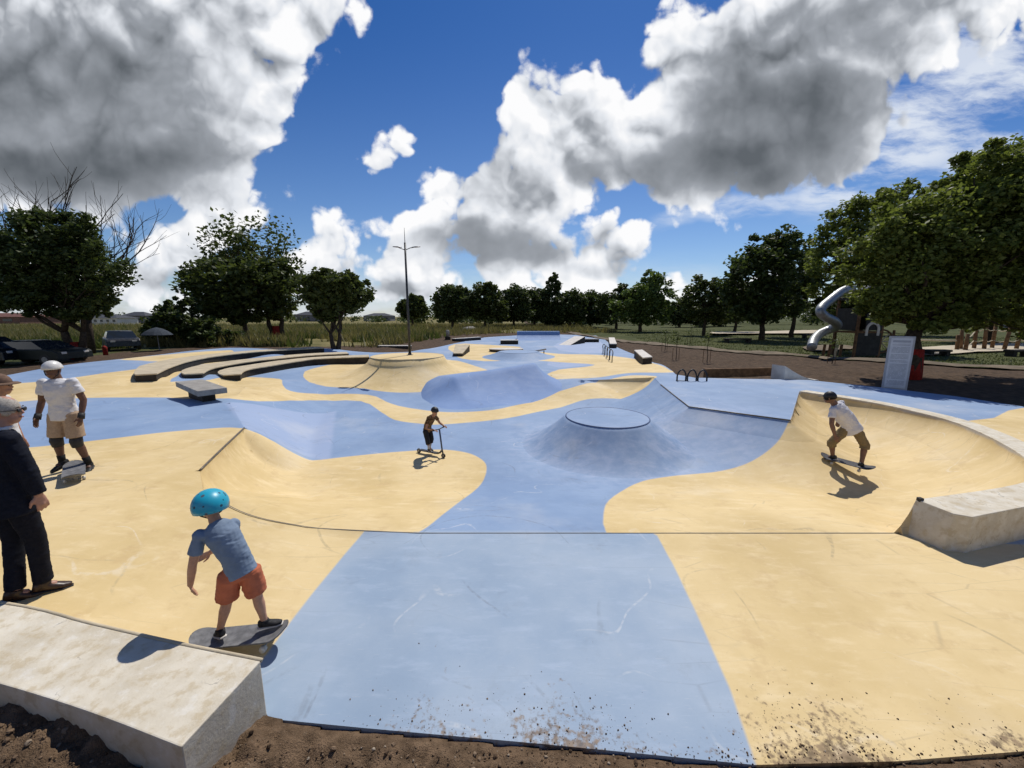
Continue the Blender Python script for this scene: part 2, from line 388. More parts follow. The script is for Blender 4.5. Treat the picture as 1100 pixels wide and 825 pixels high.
for i, p in enumerate(LIP):
    if abs(p[1]-4.6) < .03 and -1.3 < p[0] < 5: LIPZ[i] = ZS
    if p[:2] == (5.13,4.62): LIPZ[i] = 0
BOWL = [(p[0], p[1]) for p in LIP]
def zpark(x, y):
    x = np.asarray(x, float); y = np.asarray(y, float)
    z = zout(x, y); ins = inside(x, y, BOWL)
    if ins.any():
        xi, yi = x[ins], y[ins]; best = np.full(xi.shape, ZF)
        for i, p in enumerate(LIP):
            q = LIP[(i+1) % len(LIP)]; d, t = seg_d(xi, yi, p, q); zl = LIPZ[i] + t*(LIPZ[(i+1) % len(LIP)]-LIPZ[i])
            s = np.clip(d/(p[2]+t*(q[2]-p[2])), 0, 1)
            pr = .55*(1-np.sqrt(np.clip(1-(1-s)**2, 0, 1)))+.45*(1-s)**1.8 if p[3] == 'q' else .12*(1-np.sqrt(np.clip(1-(1-s)**2, 0, 1)))+.88*(1-s)**1.6 if p[3] == 'c' else .5*(1-s)+.25*(1+np.cos(math.pi*s))
            best = np.maximum(best, ZF + (zl-ZF)*pr)
        z = z.copy(); z[ins] = best
    return z
def PH(u, v):
    """where the ray through a photo pixel meets the park surface"""
    a, wy, k = raydir(u, v); t = np.linspace(1.5, 70, 5000) if k < -1e-3 else np.array([60.])
    h = HC + k*t - zpark(a*t, wy*t); i = np.argmax(h < 0) if (h < 0).any() else len(t)-1
    return (a*t[i], wy*t[i])
EDGE = [(-1.66,2.26),(-1.0,2.2),(0.2,2.1),(1.5,1.98),(2.4,2.0),(3.3,2.06),(6.5,2.3),(9.2,3.6),(11.6,6.2),(13.4,9.2),(13.0,11.2),(12.1,12.7),(10.9,14.2),(9,14.5),(7.0,14.8),(6.9,16.2),
 (7.3,17.6),(8.0,21),(8.4,24.6),(8.8,30),(9.3,36),(10.8,46),(11.5,54),(7,56.5),(1,55),(-3.4,50),(-4.6,46),(-5.2,42),(-6.6,35),(-7.8,29.5),(-10.5,28.6),(-14.2,27.2),(-19.3,26.6),(-20.3,21.8),(-20.2,18.3),
 (-19.4,14),(-19.0,8),(-14,3.6),(-8.6,3.0),(-6.0,3.05),(-4.14,2.83),(-3.2,2.62),(-2.2,2.40),(-1.72,2.285)]
EDGE = [tuple(p) for p in EDGE]
# ---- paint layout, traced on the ground
def gopen(px, sub=4): return smooth_line([PH(*p) for p in px], closed=False, sub=sub)
def gpoly(px, sub=3): return smooth_line([PH(*p) for p in px], closed=True, sub=sub)
YEL = []
YEL.append(gopen([(-260,500),(0,483),(60,478),(130,470),(180,464),(240,459.5),(262,460),(290,472),(320,489),(344,494),(370,491),(420,486),(470,483),(500,486),(518,494),(523,504),(517,520),(497,537),(472,556),(458,567),(451,571)], 4) +
  [(-1.2,4.615),(-1.905,4.60),PH(350,620),PH(310,672),PH(279,714),(-2.15,2.34),(-2.3,2.2),(-4.14,2.6),(-9,2.6),(-14,3)])
YEL.append([(1.20,4.61)] + gopen([(649.5,567),(648,558),(655,537),(682,520),(715,512.5),(760,508),(800,499),(830,480),(843,463),(850,450)], 4) + [(6.25,8.5)] +
  [(8.9,11.9)] + [arc[i] for i in range(len(arc)-1,-1,-1)] + [(5.4,4.4),(12,4),(12,1.5),(1.5,1.7)] + [PH(812,824),PH(783,740),PH(745,655),PH(722,605),(1.833,4.60)])
YEL.append([PH(1040,452),PH(1068,449),PH(1083,441),PH(1100,438),PH(1180,450),PH(1250,500),(9.4,6.6),PH(1100,482)])
YEL.append(gpoly([(276,431),(330,430),(388,431),(408,442),(424,451),(450,455),(476,456),(540,450),(580,442),(622,431),(649,428),(687,420),(700,410),(704,404),(668,404.5),(643,409),(616,416),(594,423),(556,435),(532,440),(500,442.5),(468,442),(428,436),(404,426),(372,423),(340,423),(312,420),(304,414),(300,407),(270,405),(225,408),(165,412),(140,413),(110,418),(92,427),(180,427),(240,428)], 3))
YEL.append(gpoly([(326,405),(332,397),(360,391),(402,386),(478,386),(510,393),(528,400),(522,408),(490,415),(440,418),(380,417),(340,413)], 3))
YEL.append(gpoly([(-60,424),(0,413),(60,408.5),(110,401),(150,396),(177,390),(152,387.3),(128,386.5),(150,383.5),(200,379),(240,376.5),(250,376.5),(252,385),(230,390),(203,396),(190,404),(180,414),(180,427),(92,427.5),(40,430),(-60,437)], 2))
YEL.append(gpoly([(490,383),(500,376),(560,376),(600,380),(640,381),(690,387),(720,398),(724,400),(665,402),(610,407),(588,404),(600,397),(640,392),(600,389),(560,386),(520,388)], 3))
YEL.append(gpoly([(482,372),(500,369),(552,372),(556,374),(500,377),(486,378)], 2))
LAV_LIT = [gpoly([(588,389),(640,384),(700,391),(640,391.5),(600,395)], 2), gpoly([(640,363),(600,368),(600,376),(648,379)], 2), [PH(240,433),PH(362,441),PH(356,496),PH(330,490),PH(262,461)]]  # lavender paint; the last polygon paints in the sunlit left bank
def sdf(x, y, polys, warp=0.03):
    x = x + warp*(fbm(x*1.3, y*1.3, 3, 5)-.5); out = np.full(x.shape, 1e9)
    for p in polys:
        xs = [q[0] for q in p]; ys = [q[1] for q in p]
        bb = (x > min(xs)-1) & (x < max(xs)+1) & (y > min(ys)-1) & (y < max(ys)+1)
        if not bb.any(): continue
        d, _, _ = poly_d(x[bb], y[bb], p); s = np.where(inside(x[bb], y[bb], p), -d, d)
        out[bb] = np.minimum(out[bb], s)
    return np.clip(out, -1, 1)
def paint_mat(shift=(0, 0, 0), calm=1.0, lo=(.195,.285,.44), hi=(.25,.345,.50)):
    m = bpy.data.materials.new('painted_concrete'); m.use_nodes = True; t = NT(m.node_tree); b = t.n['Principled BSDF']
    oc = t.vec('ADD', t.add('ShaderNodeTexCoord').outputs['Object'], shift)
    ya = t.add('ShaderNodeAttribute', attribute_name='yellow').outputs['Fac']
    la = t.add('ShaderNodeAttribute', attribute_name='lavender_lit').outputs['Fac']
    da = t.add('ShaderNodeAttribute', attribute_name='soil').outputs['Fac']
    na = t.add('ShaderNodeAttribute', attribute_name='slab').outputs['Fac']
    n1 = t.noise(oc, 0.8, 6, .6); n2 = t.noise(oc, 3.5, 8, .65); n3 = t.noise(oc, 14, 6, .6)
    smp = t.add('ShaderNodeMapping'); t.put(smp.inputs[0], oc); smp.inputs[2].default_value = (0, 0, .75); smp.inputs[3].default_value = (1, 3.2, 1)
    st = t.noise(smp.outputs[0], 2.2, 7, .65)                                  # trowel sweeps
    smp2 = t.add('ShaderNodeMapping'); t.put(smp2.inputs[0], oc); smp2.inputs[2].default_value = (0, 0, -.9); smp2.inputs[3].default_value = (1, 14, 1)
    st2 = t.noise(smp2.outputs[0], 3.0, 6, .6)
    blue = t.mix(t.sstep(n1, .3, .7), lo, hi)
    blue = t.mix(t.math('MULTIPLY', t.sstep(st, .5, .75), .25*calm), blue, (.29,.385,.56))
    blue = t.mix(t.math('MULTIPLY', t.sstep(n2, .54, .74), .22*calm), blue, (.33,.42,.59))
    blue = t.mix(t.math('MULTIPLY', t.sstep(n2, .48, .30), .15*calm), blue, (.115,.195,.37))
    slab = t.mix(t.sstep(n1, .32, .68), (.26,.345,.455), (.345,.42,.51))
    slab = t.mix(t.math('MULTIPLY', t.sstep(st, .5, .72), .5), slab, (.38,.46,.57))
    slab = t.mix(t.math('MULTIPLY', t.sstep(st2, .60, .76), .10), slab, (.62,.68,.74))
    wa = t.add('ShaderNodeAttribute', attribute_name='wear').outputs['Fac']
    blue = t.mix(t.math('MULTIPLY', wa, t.sstep(t.math('ADD', n2, t.math('MULTIPLY', st, .5)), .60, 1.0, 0, .6)), blue, (.42,.475,.60))
    blue = t.mix(na, blue, slab)
    blue = t.mix(t.math('MULTIPLY', t.sstep(la, .04, -.10), .85), blue, (.31,.385,.545))
    yel = t.mix(t.sstep(n1, .3, .7), (.61,.45,.205), (.73,.56,.29))
    yel = t.mix(t.math('MULTIPLY', t.sstep(st, .48, .74), .55), yel, (.80,.64,.38))
    yel = t.mix(t.math('MULTIPLY', t.sstep(n2, .47, .30), .35), yel, (.50,.335,.15))
    yel = t.mix(t.math('MULTIPLY', t.sstep(n3, .60, .74), .22), yel, (.82,.70,.46))
    col = t.mix(t.sstep(ya, .012, -.012, smooth=False), blue, yel)
    scr = t.math('MULTIPLY', t.sstep(t.noise(smp2.outputs[0], 9.0, 4, .5), .66, .72), .18)
    col = t.mix(scr, col, (.72,.70,.64))
    # worn patches, damp looking stains and long curved wheel marks
    n0 = t.noise(oc, .33, 5, .6)
    col = t.mix(t.math('MULTIPLY', t.sstep(n0, .50, .30), .20*calm), col, t.mix(1.0, col, (.70,.68,.66), 'MULTIPLY'))
    col = t.mix(t.math('MULTIPLY', t.sstep(n0, .52, .70), .22*calm), col, (.70,.66,.58))
    blot = t.noise(t.vec('ADD', oc, (7.1, 3.3, 0)), 1.7, 9, .72)
    col = t.mix(t.math('MULTIPLY', t.sstep(blot, .56, .70), .30*calm), col, t.mix(1.0, col, (.74,.70,.66), 'MULTIPLY'))
    for k_, (sc_, wd_, am_, tone) in enumerate(((.42, .0035, .30, (.10,.095,.09)), (.65, .005, .22, (.13,.12,.11)), (.30, .0028, .28, (.09,.085,.08)), (.85, .006, .28, (.80,.77,.70)))):
        nk = t.noise(t.vec('ADD', oc, (k_*11.3, k_*5.7, 0)), sc_, 1.2, .4)
        ln_ = t.sstep(t.math('ABSOLUTE', t.math('SUBTRACT', nk, .5)), wd_, wd_*.3)
        gate = t.math('MULTIPLY', t.sstep(t.noise(t.vec('ADD', oc, (k_*3.1, 9, 0)), 1.1, 3, .5), .50, .62), t.sstep(n3, .35, .6))
        col = t.mix(t.math('MULTIPLY', t.math('MULTIPLY', ln_, gate), am_), col, tone)
    grit = t.noise(oc, 70, 3, .6)
    col = t.mix(t.math('MULTIPLY', t.sstep(grit, .60, .75), .20), col, t.mix(1.0, col, (.62,.60,.58), 'MULTIPLY'))
    # scuffs of skate wheels
    sc = t.voro(t.vec('MULTIPLY', oc, (.35,2.6,1)), 1.2, feature='DISTANCE_TO_EDGE')
    col = t.mix(t.math('MULTIPLY', t.math('MULTIPLY', t.sstep(sc, .012, 0.0), t.sstep(n1, .5, .62)), .18), col, (.10,.09,.09))
    # trodden soil near the unfinished edge
    sp = t.math('ADD', t.noise(oc, 26, 5, .6), t.math('MULTIPLY', t.noise(oc, 5, 3, .6), .7))
    thr = t.math('SUBTRACT', 1.24, t.math('MULTIPLY', da, .56))
    dm = t.sstep(t.math('SUBTRACT', sp, thr), -.04, .20)
    dcol = t.mix(t.sstep(n3, .35, .65), (.095,.060,.035), (.26,.175,.10))
    col = t.mix(t.math('MULTIPLY', dm, .85), col, dcol)
    t.put(b.inputs['Base Color'], col)
    t.put(b.inputs['Roughness'], t.sstep(n2, .3, .7, .66, .74)); b.inputs['Specular IOR Level'].default_value = .30
    bp = t.add('ShaderNodeBump'); bp.inputs['Strength'].default_value = .10; bp.inputs['Distance'].default_value = .008
    t.put(bp.inputs['Height'], t.math('ADD', t.math('MULTIPLY', st, .5), t.math('MULTIPLY', n3, .35))); t.l.new(bp.outputs[0], b.inputs['Normal'])
    return m
M['paint'] = paint_mat()
M['mound_paint'] = paint_mat((31.3, 17.7, 5.1), .45, (.155,.25,.46), (.20,.30,.51))
def paint_attrs(me, force=None):
    n = len(me.vertices); co = np.empty(n*3, np.float32); me.vertices.foreach_get('co', co); co = co.reshape(-1, 3).astype(float)
    x, y = co[:, 0], co[:, 1]
    ye = sdf(x, y, YEL) if force is None else np.full(n, force, float)
    la = sdf(x, y, LAV_LIT) if force is None else np.full(n, 1.0)
    soil = np.exp(-np.clip(y-2.0, 0, 9)/.50) * (.42 + .75*np.maximum(np.maximum(np.exp(-((x-.35)/.45)**2), .85*np.exp(-((x+.55)/.45)**2)), np.maximum(.95*np.exp(-((x-2.0)/.5)**2), .5*np.exp(-((x-3.2)/.6)**2)))) if force is None else np.zeros(n)
    slab = ((y < 4.6) & (x > -2.5)).astype(float) if force is None else np.zeros(n)
    wear = np.maximum(np.exp(-((np.hypot(x-2.3, y-9.4)-1.7)/.8)**2), np.maximum(np.exp(-((x-5.0)/1.1)**2-((y-9.0)/2.0)**2)*1.0, 0*x))
    for nm, a in (('yellow', ye), ('lavender_lit', la), ('soil', soil), ('slab', slab), ('wear', wear)):
        at_ = me.attributes.new(nm, 'FLOAT', 'POINT'); at_.data.foreach_set('value', np.asarray(a, np.float32))
ys = [1.9]
while ys[-1] < 58: ys.append(ys[-1] + max(.05, .0085*ys[-1]))
ys = np.array(ys); xsg = np.arange(-21, 14.2, .075)
GX, GY = np.meshgrid(xsg, ys)
def snap(GX, GY, poly, closed=True, kx=.55):
    d, cx, cy = poly_d(GX, GY, poly, closed)
    cell = np.maximum(.075, np.gradient(ys)[:, None]*np.ones_like(GX))
    m = d < .70*cell
    GX[m] = cx[m]; GY[m] = cy[m]
snap(GX, GY, BOWL); snap(GX, GY, EDGE)
for bp_ in EDGE + BOWL:
    d = (GX-bp_[0])**2 + (GY-bp_[1])**2; i = np.unravel_index(np.argmin(d), d.shape)
    if d[i] < .0028: GX[i], GY[i] = bp_
eps = .004
EDGE_C = np.array(EDGE).mean(0)
GZ = zpark(GX, GY)
dl, _, _ = poly_d(GX, GY, BOWL)
onlip = dl < 1e-3
GZ[onlip] = np.interp(0, [0], [0]) if False else GZ[onlip]
# vertices that lie on the lip take the lip's own height
for i in range(len(LIP)):
    d, t = seg_d(GX, GY, LIP[i], LIP[(i+1) % len(LIP)]); m = d < 1e-3
    GZ[m] = (LIPZ[i] + t*(LIPZ[(i+1) % len(LIP)]-LIPZ[i]))[m]
ny, nx = GX.shape
de, _, _ = poly_d(GX, GY, EDGE); keep_v = inside(GX, GY, EDGE) | (de < 2e-3)
idx = np.arange(nx*ny).reshape(ny, nx)
# the first steps below a lip are covered by their own finely swept strip
ins_b = inside(GX, GY, BOWL) & (dl > 1e-3)
dq = np.full(GX.shape, 9.0)
for i in range(len(LIP)):
    if LIP[i][3] in 'qc' and LIP[i][2] > .25: dq = np.minimum(dq, seg_d(GX, GY, LIP[i], LIP[(i+1) % len(LIP)])[0])
cell_ = np.maximum(.08, np.gradient(ys)[:, None]*np.ones_like(GX))
endf = np.ones(GX.shape)
for i in range(len(LIP)):
    cur_, prv_ = LIP[i][3] in 'qc' and LIP[i][2] > .25, LIP[i-1][3] in 'qc' and LIP[i-1][2] > .25
    if cur_ != prv_: endf *= ss(.04, .30, np.hypot(GX-LIP[i][0], GY-LIP[i][1]))
GZ = np.where(ins_b, GZ - .50*endf*ss(2.1, 1.3, dq/cell_) - .008*endf*ss(.52, .46, dq), GZ)
q = np.stack([idx[:-1,:-1], idx[:-1,1:], idx[1:,1:], idx[1:,:-1]], -1).reshape(-1, 4)
qx = GX.ravel()[q].mean(1); qy = GY.ravel()[q].mean(1)
part = inside(qx, qy, EDGE) & (keep_v.ravel()[q].sum(1) >= 2) & ~keep_v.ravel()[q].all(1)
out_i = np.unique(q[part]); out_i = out_i[~keep_v.ravel()[out_i]]
de2, ex_, ey_ = poly_d(GX.ravel()[out_i], GY.ravel()[out_i], EDGE); near_i = de2 < .12
GX.ravel()[out_i[near_i]] = ex_[near_i]; GY.ravel()[out_i[near_i]] = ey_[near_i]
GZ.ravel()[out_i[near_i]] = zpark(ex_[near_i], ey_[near_i]); keep_v.ravel()[out_i[near_i]] = True
kf = keep_v.ravel()[q].all(1) & inside(qx, qy, EDGE)
q = q[kf]
_x, _y = GX.ravel()[q], GY.ravel()[q]
def _tri(a, b, c): return (_x[:, b]-_x[:, a])*(_y[:, c]-_y[:, a]) - (_x[:, c]-_x[:, a])*(_y[:, b]-_y[:, a])
q = q[(np.minimum(np.minimum(_tri(0,1,2), _tri(0,2,3)), np.minimum(_tri(0,1,3), _tri(1,2,3))) > -2e-5) & (_tri(0,1,2)+_tri(0,2,3) > 2e-5)]
used = np.unique(q); remap = np.full(nx*ny, -1); remap[used] = np.arange(len(used)); q = remap[q]
PV = np.stack([GX.ravel(), GY.ravel(), GZ.ravel()], 1)[used]
ed = np.concatenate([q[:, [0,1]], q[:, [1,2]], q[:, [2,3]], q[:, [3,0]]]); key = np.sort(ed, 1); ku = key[:,0].astype(np.int64)*len(PV)+key[:,1]
_, inv, cnt = np.unique(ku, return_inverse=True, return_counts=True); bnd = ed[cnt[inv] == 1]
bv = np.unique(bnd); bm_ = {int(v): len(PV)+i for i, v in enumerate(bv)}
low = PV[bv].copy(); low[:, 2] -= .35
side = np.array([(b_, a_, bm_[int(a_)], bm_[int(b_)]) for a_, b_ in bnd])
me = grid_mesh('skatepark_pavement', np.concatenate([PV, low]), np.concatenate([q, side])); paint_attrs(me)
park = link('skatepark_pavement', me, M['paint'], smooth=True); park['kind'] = 'structure'
me.attributes.new('sharp_face', 'BOOLEAN', 'FACE').data.foreach_set('value', np.r_[np.zeros(len(q), bool), np.ones(len(side), bool)])
# sharp break along the lips
es = me.edges; ev = np.empty(len(es)*2, np.int32); es.foreach_get('vertices', ev); ev = ev.reshape(-1, 2)
allv = np.concatenate([PV, low]); dv, _, _ = poly_d(allv[:,0], allv[:,1], BOWL); lipv = dv < 2e-3; lipv[len(PV):] = False
a_ = me.attributes.new('sharp_edge', 'BOOLEAN', 'EDGE'); a_.data.foreach_set('value', lipv[ev].all(1))

def lip_strip():
    runs, cur = [], []
    n = len(LIP)
    for i in range(n):
        if LIP[i][3] in 'qc' and LIP[i][2] > .25: cur.append(i)
        elif cur: runs.append(cur); cur = []
    if cur: runs.append(cur)
    V, Q = [], []
    st = np.array([0, .012, .03, .055, .09, .14, .20, .28, .37, .47, .58])
    for rn in runs:
        pts = [(LIP[i % n][0], LIP[i % n][1], LIPZ[i % n]) for i in rn + [rn[-1]+1]]
        rows = []                                          # (point, inward normal, starts a new piece)
        segs = list(zip(pts, pts[1:])); nrm = []
        for a_, b_ in segs:
            t_ = np.array(b_[:2])-np.array(a_[:2]); t_ /= np.linalg.norm(t_); nrm.append(np.array([-t_[1], t_[0]]))
        for k, (a_, b_) in enumerate(segs):
            a_, b_ = np.array(a_), np.array(b_); m = max(2, int(np.linalg.norm((b_-a_)[:2])/.07))
            def join(k0, k1):
                if not (0 <= k0 and k1 < len(segs)): return None
                d_ = float(nrm[k0] @ nrm[k1]); return d_
            dprev = join(k-1, k); dnext = join(k, k+1)
            n0 = nrm[k] if dprev is None or dprev < .75 else (nrm[k-1]+nrm[k])/np.linalg.norm(nrm[k-1]+nrm[k])
            n1 = nrm[k] if dnext is None or dnext < .75 else (nrm[k+1]+nrm[k])/np.linalg.norm(nrm[k+1]+nrm[k])
            new = k == 0
            if dprev is not None and dprev < .75:
                cr_ = nrm[k-1][0]*nrm[k][1]-nrm[k-1][1]*nrm[k][0]
                if cr_ < 0:
                    for f in np.linspace(0, 1, 9)[1:-1]:
                        q_ = nrm[k-1]*(1-f)+nrm[k]*f; rows.append((a_, q_/np.linalg.norm(q_), False))
                else: new = True
            for j in range(m+1):
                f = j/m; q_ = n0*(1-f)+n1*f; rows.append((a_+(b_-a_)*f, q_/np.linalg.norm(q_), new and j == 0))
        K = len(st); base = len(V); OK = []
        for ri, (p0_, q_, nw) in enumerate(rows):
            pp = p0_[:2] + q_*st[:, None]; ok = inside(pp[:, 0], pp[:, 1], BOWL); ok[0] = True
            if inside(np.array([p0_[0]+q_[0]*.004]), np.array([p0_[1]+q_[1]*.004]), BOWL)[0]: pass
            z = zpark(pp[:, 0], pp[:, 1]); z[0] = p0_[2]
            for j in range(K): V.append((pp[j, 0], pp[j, 1], z[j] + .002 - (.016 if j == K-1 or (j > 0 and ri in (0, len(rows)-1)) else 0)))
            OK.append(ok)
        for i in range(len(rows)-1):
            if rows[i+1][2]: continue
            for j in range(K-1):
                if OK[i][j] and OK[i+1][j] and OK[i+1][j+1] and OK[i][j+1]: Q.append((base+i*K+j, base+(i+1)*K+j, base+(i+1)*K+j+1, base+i*K+j+1))
    me = grid_mesh('bowl_wall_face', np.array(V), np.array(Q)); bm = bmesh.new(); bm.from_mesh(me); bmesh.ops.remove_doubles(bm, verts=bm.verts, dist=2e-4); bm.to_mesh(me); bm.free(); paint_attrs(me); o = link('pavement_bowl_wall', me, M['paint'], smooth=True); o['kind'] = 'structure'
lip_strip()

# ------------------------------------------------------------------ terrain: soil round the park, grass beyond
def edge_geo(x, y):
    d, cx, cy = poly_d(x, y, EDGE); return d, cx, cy
def zterr(x, y):
    x = np.asarray(x, float); y = np.asarray(y, float); d, cx, cy = edge_geo(x, y)
    zb = zout(cx, cy); base = np.where(y < 2.4, np.clip(.55 - .42*np.clip(y-.4, 0, 9), -.3, .5), 0.0)*ss(9, 4, np.abs(x)) + 0.0
    k = np.exp(-d/np.where(y < 2.6, 1.1, 3.2))
    rough = (fbm(x*.9, y*.9, 4, 3)-.5)*.22*ss(0.0, 1.2, d)*ss(40, 12, d) + (fbm(x*.08, y*.08, 3, 9)-.5)*.5*ss(6, 30, d)
    return zb*k + base*(1-k) - .06 + rough
tx = np.unique(np.concatenate([np.arange(-26, 20, .3), np.arange(-60, 60, 1.5), np.arange(-320, 321, 16)])); ty = np.unique(np.concatenate([np.arange(-12, 34, .3), np.arange(34, 80, 1.2), np.arange(-60, 420, 14), [600, 900, 1500, 2600]]))
tx = np.concatenate([[-2600,-1400,-700], tx, [700,1400,2600]])
TX, TY = np.meshgrid(tx, ty); TZ = zterr(TX, TY)
hole = inside(TX, TY, EDGE)
d_, _, _ = edge_geo(TX, TY); TZ = np.where(hole, np.minimum(TZ, zpark(TX, TY)) - np.clip(d_*1.2, .02, .5), TZ)
nearbox = (np.abs(TX+.5) < 6.5) & (TY > .3) & (TY < 3.4); TZ = np.where(nearbox, TZ-.35, TZ)
n_ = len(tx); idt = np.arange(TX.size).reshape(TX.shape)
qt = np.stack([idt[:-1,:-1], idt[:-1,1:], idt[1:,1:], idt[1:,:-1]], -1).reshape(-1, 4)
ct = np.stack([TX.ravel()[qt].mean(1), TY.ravel()[qt].mean(1)], 1)
allin = (hole & (d_ > 1.2)).ravel()[qt].all(1); qt = qt[~allin]
me = grid_mesh('ground', np.stack([TX.ravel(), TY.ravel(), TZ.ravel()], 1), qt)
PATH_R = [(6.5,70),(8.8,60),(10.3,51),(11.7,41),(13.2,33),(15.6,26.5),(18.6,21.5),(22,18.3),(27,15.5),(36,12.5)]
wd = 4.5 + 3.0*(fbm(TX*.12, TY*.12, 3, 21)-.5)*2
d2 = d_.copy(); rp_ = np.array(PATH_R)
xr = np.interp(TY, rp_[::-1,1][::1], rp_[::-1,0]); rightsoil = (TX > 5) & (TX < xr+.3) & (TY > 5)
soil = ss(1.5, -1.0, d2-wd); soil = np.where(rightsoil, 1.0, soil); soil = np.where((TX > 5) & (TX > xr+.3), 0, soil); soil = np.where(TY < 5, 1.0, soil)
a_ = me.attributes.new('soil', 'FLOAT', 'POINT'); a_.data.foreach_set('value', soil.ravel().astype(np.float32))
a_ = me.attributes.new('dry', 'FLOAT', 'POINT'); a_.data.foreach_set('value', (ss(4, -8, TX-.05*TY)*ss(24, 34, TY)).ravel().astype(np.float32))
def ground_mat():
    m = bpy.data.materials.new('soil_and_grass'); m.use_nodes = True; t = NT(m.node_tree); b = t.n['Principled BSDF']
    oc = t.add('ShaderNodeTexCoord').outputs['Object']; so = t.add('ShaderNodeAttribute', attribute_name='soil').outputs['Fac']; dr = t.add('ShaderNodeAttribute', attribute_name='dry').outputs['Fac']
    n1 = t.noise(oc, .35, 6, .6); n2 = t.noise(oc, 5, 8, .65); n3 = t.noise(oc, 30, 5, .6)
    soil = t.mix(t.sstep(n2, .3, .7), (.050,.034,.023), (.115,.077,.050)); soil = t.mix(t.sstep(n3, .62, .75), soil, (.17,.12,.08))  # soil and grass kept dark; cloud shadow over the background put into the colour
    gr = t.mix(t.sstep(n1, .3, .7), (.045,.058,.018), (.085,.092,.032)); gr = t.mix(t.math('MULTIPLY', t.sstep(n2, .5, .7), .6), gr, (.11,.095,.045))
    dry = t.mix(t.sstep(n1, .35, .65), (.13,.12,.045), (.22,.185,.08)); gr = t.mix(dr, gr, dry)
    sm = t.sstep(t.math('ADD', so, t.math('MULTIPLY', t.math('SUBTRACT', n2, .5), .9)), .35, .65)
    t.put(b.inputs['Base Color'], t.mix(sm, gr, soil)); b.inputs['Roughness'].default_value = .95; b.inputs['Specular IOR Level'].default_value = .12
    bp = t.add('ShaderNodeBump'); bp.inputs['Strength'].default_value = .8; bp.inputs['Distance'].default_value = .06
    t.put(bp.inputs['Height'], t.math('ADD', n2, t.math('MULTIPLY', n3, .5))); t.l.new(bp.outputs[0], b.inputs['Normal']); return m
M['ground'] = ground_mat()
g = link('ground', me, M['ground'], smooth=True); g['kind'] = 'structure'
# close soil in front of the slab, finely lumpy
fx = np.arange(-6.9, 5.9, .025); fy = np.arange(.35, 3.35, .025); FX, FY = np.meshgrid(fx, fy)
LEDGE_POLY = [(-4.14,2.83),(-3.2,2.60),(-2.2,2.385),(-1.695,2.278),(-1.783,1.743),(-2.35,1.87),(-3.29,2.12),(-4.4,2.4),(-6,2.55),(-6,3.05)]
insd = inside(FX, FY, EDGE); dE, _, _ = edge_geo(FX, FY)
def zsoil(FX, FY):
    insd = inside(FX, FY, EDGE); dE, cx, cy = edge_geo(FX, FY)
    left = ss(-1.2, -2.9, FX)                      # soil banked against the back of the ledge at the left
    base = -.440 + .27*left + .26*np.clip(1.95-FY, 0, 2)*(1-left*.7) + .30*ss(-3,-5.5,FX)
    lump = (fbm(FX*3, FY*3, 4, 31)-.5)*.13 + (fbm(FX*11, FY*11, 4, 37)-.42)*.12 + np.clip(fbm(FX*24, FY*24, 3, 41)-.58, 0, 1)*.14
    z = base + lump*ss(-.05, .25, dE)
    z = np.where(~insd & (dE < .05), np.minimum(z, ZS+.0+.28*left) - .012, z)
    return np.where(insd, np.minimum(z, zpark(FX, FY)) - .12 - dE*.4, z)
FZ = zsoil(FX, FY); FZ[0,:] -= .3; FZ[-1,:] -= .5; FZ[:,0] -= .4; FZ[:,-1] -= .4
idf = np.arange(FX.size).reshape(FX.shape); qf = np.stack([idf[:-1,:-1], idf[:-1,1:], idf[1:,1:], idf[1:,:-1]], -1).reshape(-1, 4)
deep = (insd & (dE > .5)).ravel()[qf].all(1)
me = grid_mesh('soil_bank', np.stack([FX.ravel(), FY.ravel(), FZ.ravel()], 1), qf[~deep])
def soil_mat():
    m = bpy.data.materials.new('loose_soil'); m.use_nodes = True; t = NT(m.node_tree); b = t.n['Principled BSDF']
    oc = t.add('ShaderNodeTexCoord').outputs['Object']; n2 = t.noise(oc, 7, 8, .7); n3 = t.noise(oc, 45, 5, .6); n4 = t.noise(oc, 120, 3, .6)
    c = t.mix(t.sstep(n2, .3, .7), (.090,.058,.034), (.235,.155,.094)); c = t.mix(t.math('MULTIPLY', t.sstep(n3, .58, .7), .7), c, (.20,.145,.095)); c = t.mix(t.sstep(n4, .70, .76), c, (.38,.31,.23))
    t.put(b.inputs['Base Color'], c); b.inputs['Roughness'].default_value = .95; b.inputs['Specular IOR Level'].default_value = .15
    bp = t.add('ShaderNodeBump'); bp.inputs['Strength'].default_value = .9; bp.inputs['Distance'].default_value = .02
    t.put(bp.inputs['Height'], t.math('ADD', n3, n4)); t.l.new(bp.outputs[0], b.inputs['Normal']); return m
M['soil'] = soil_mat()
g = link('soil_bank', me, M['soil'], smooth=True); g['kind'] = 'structure'
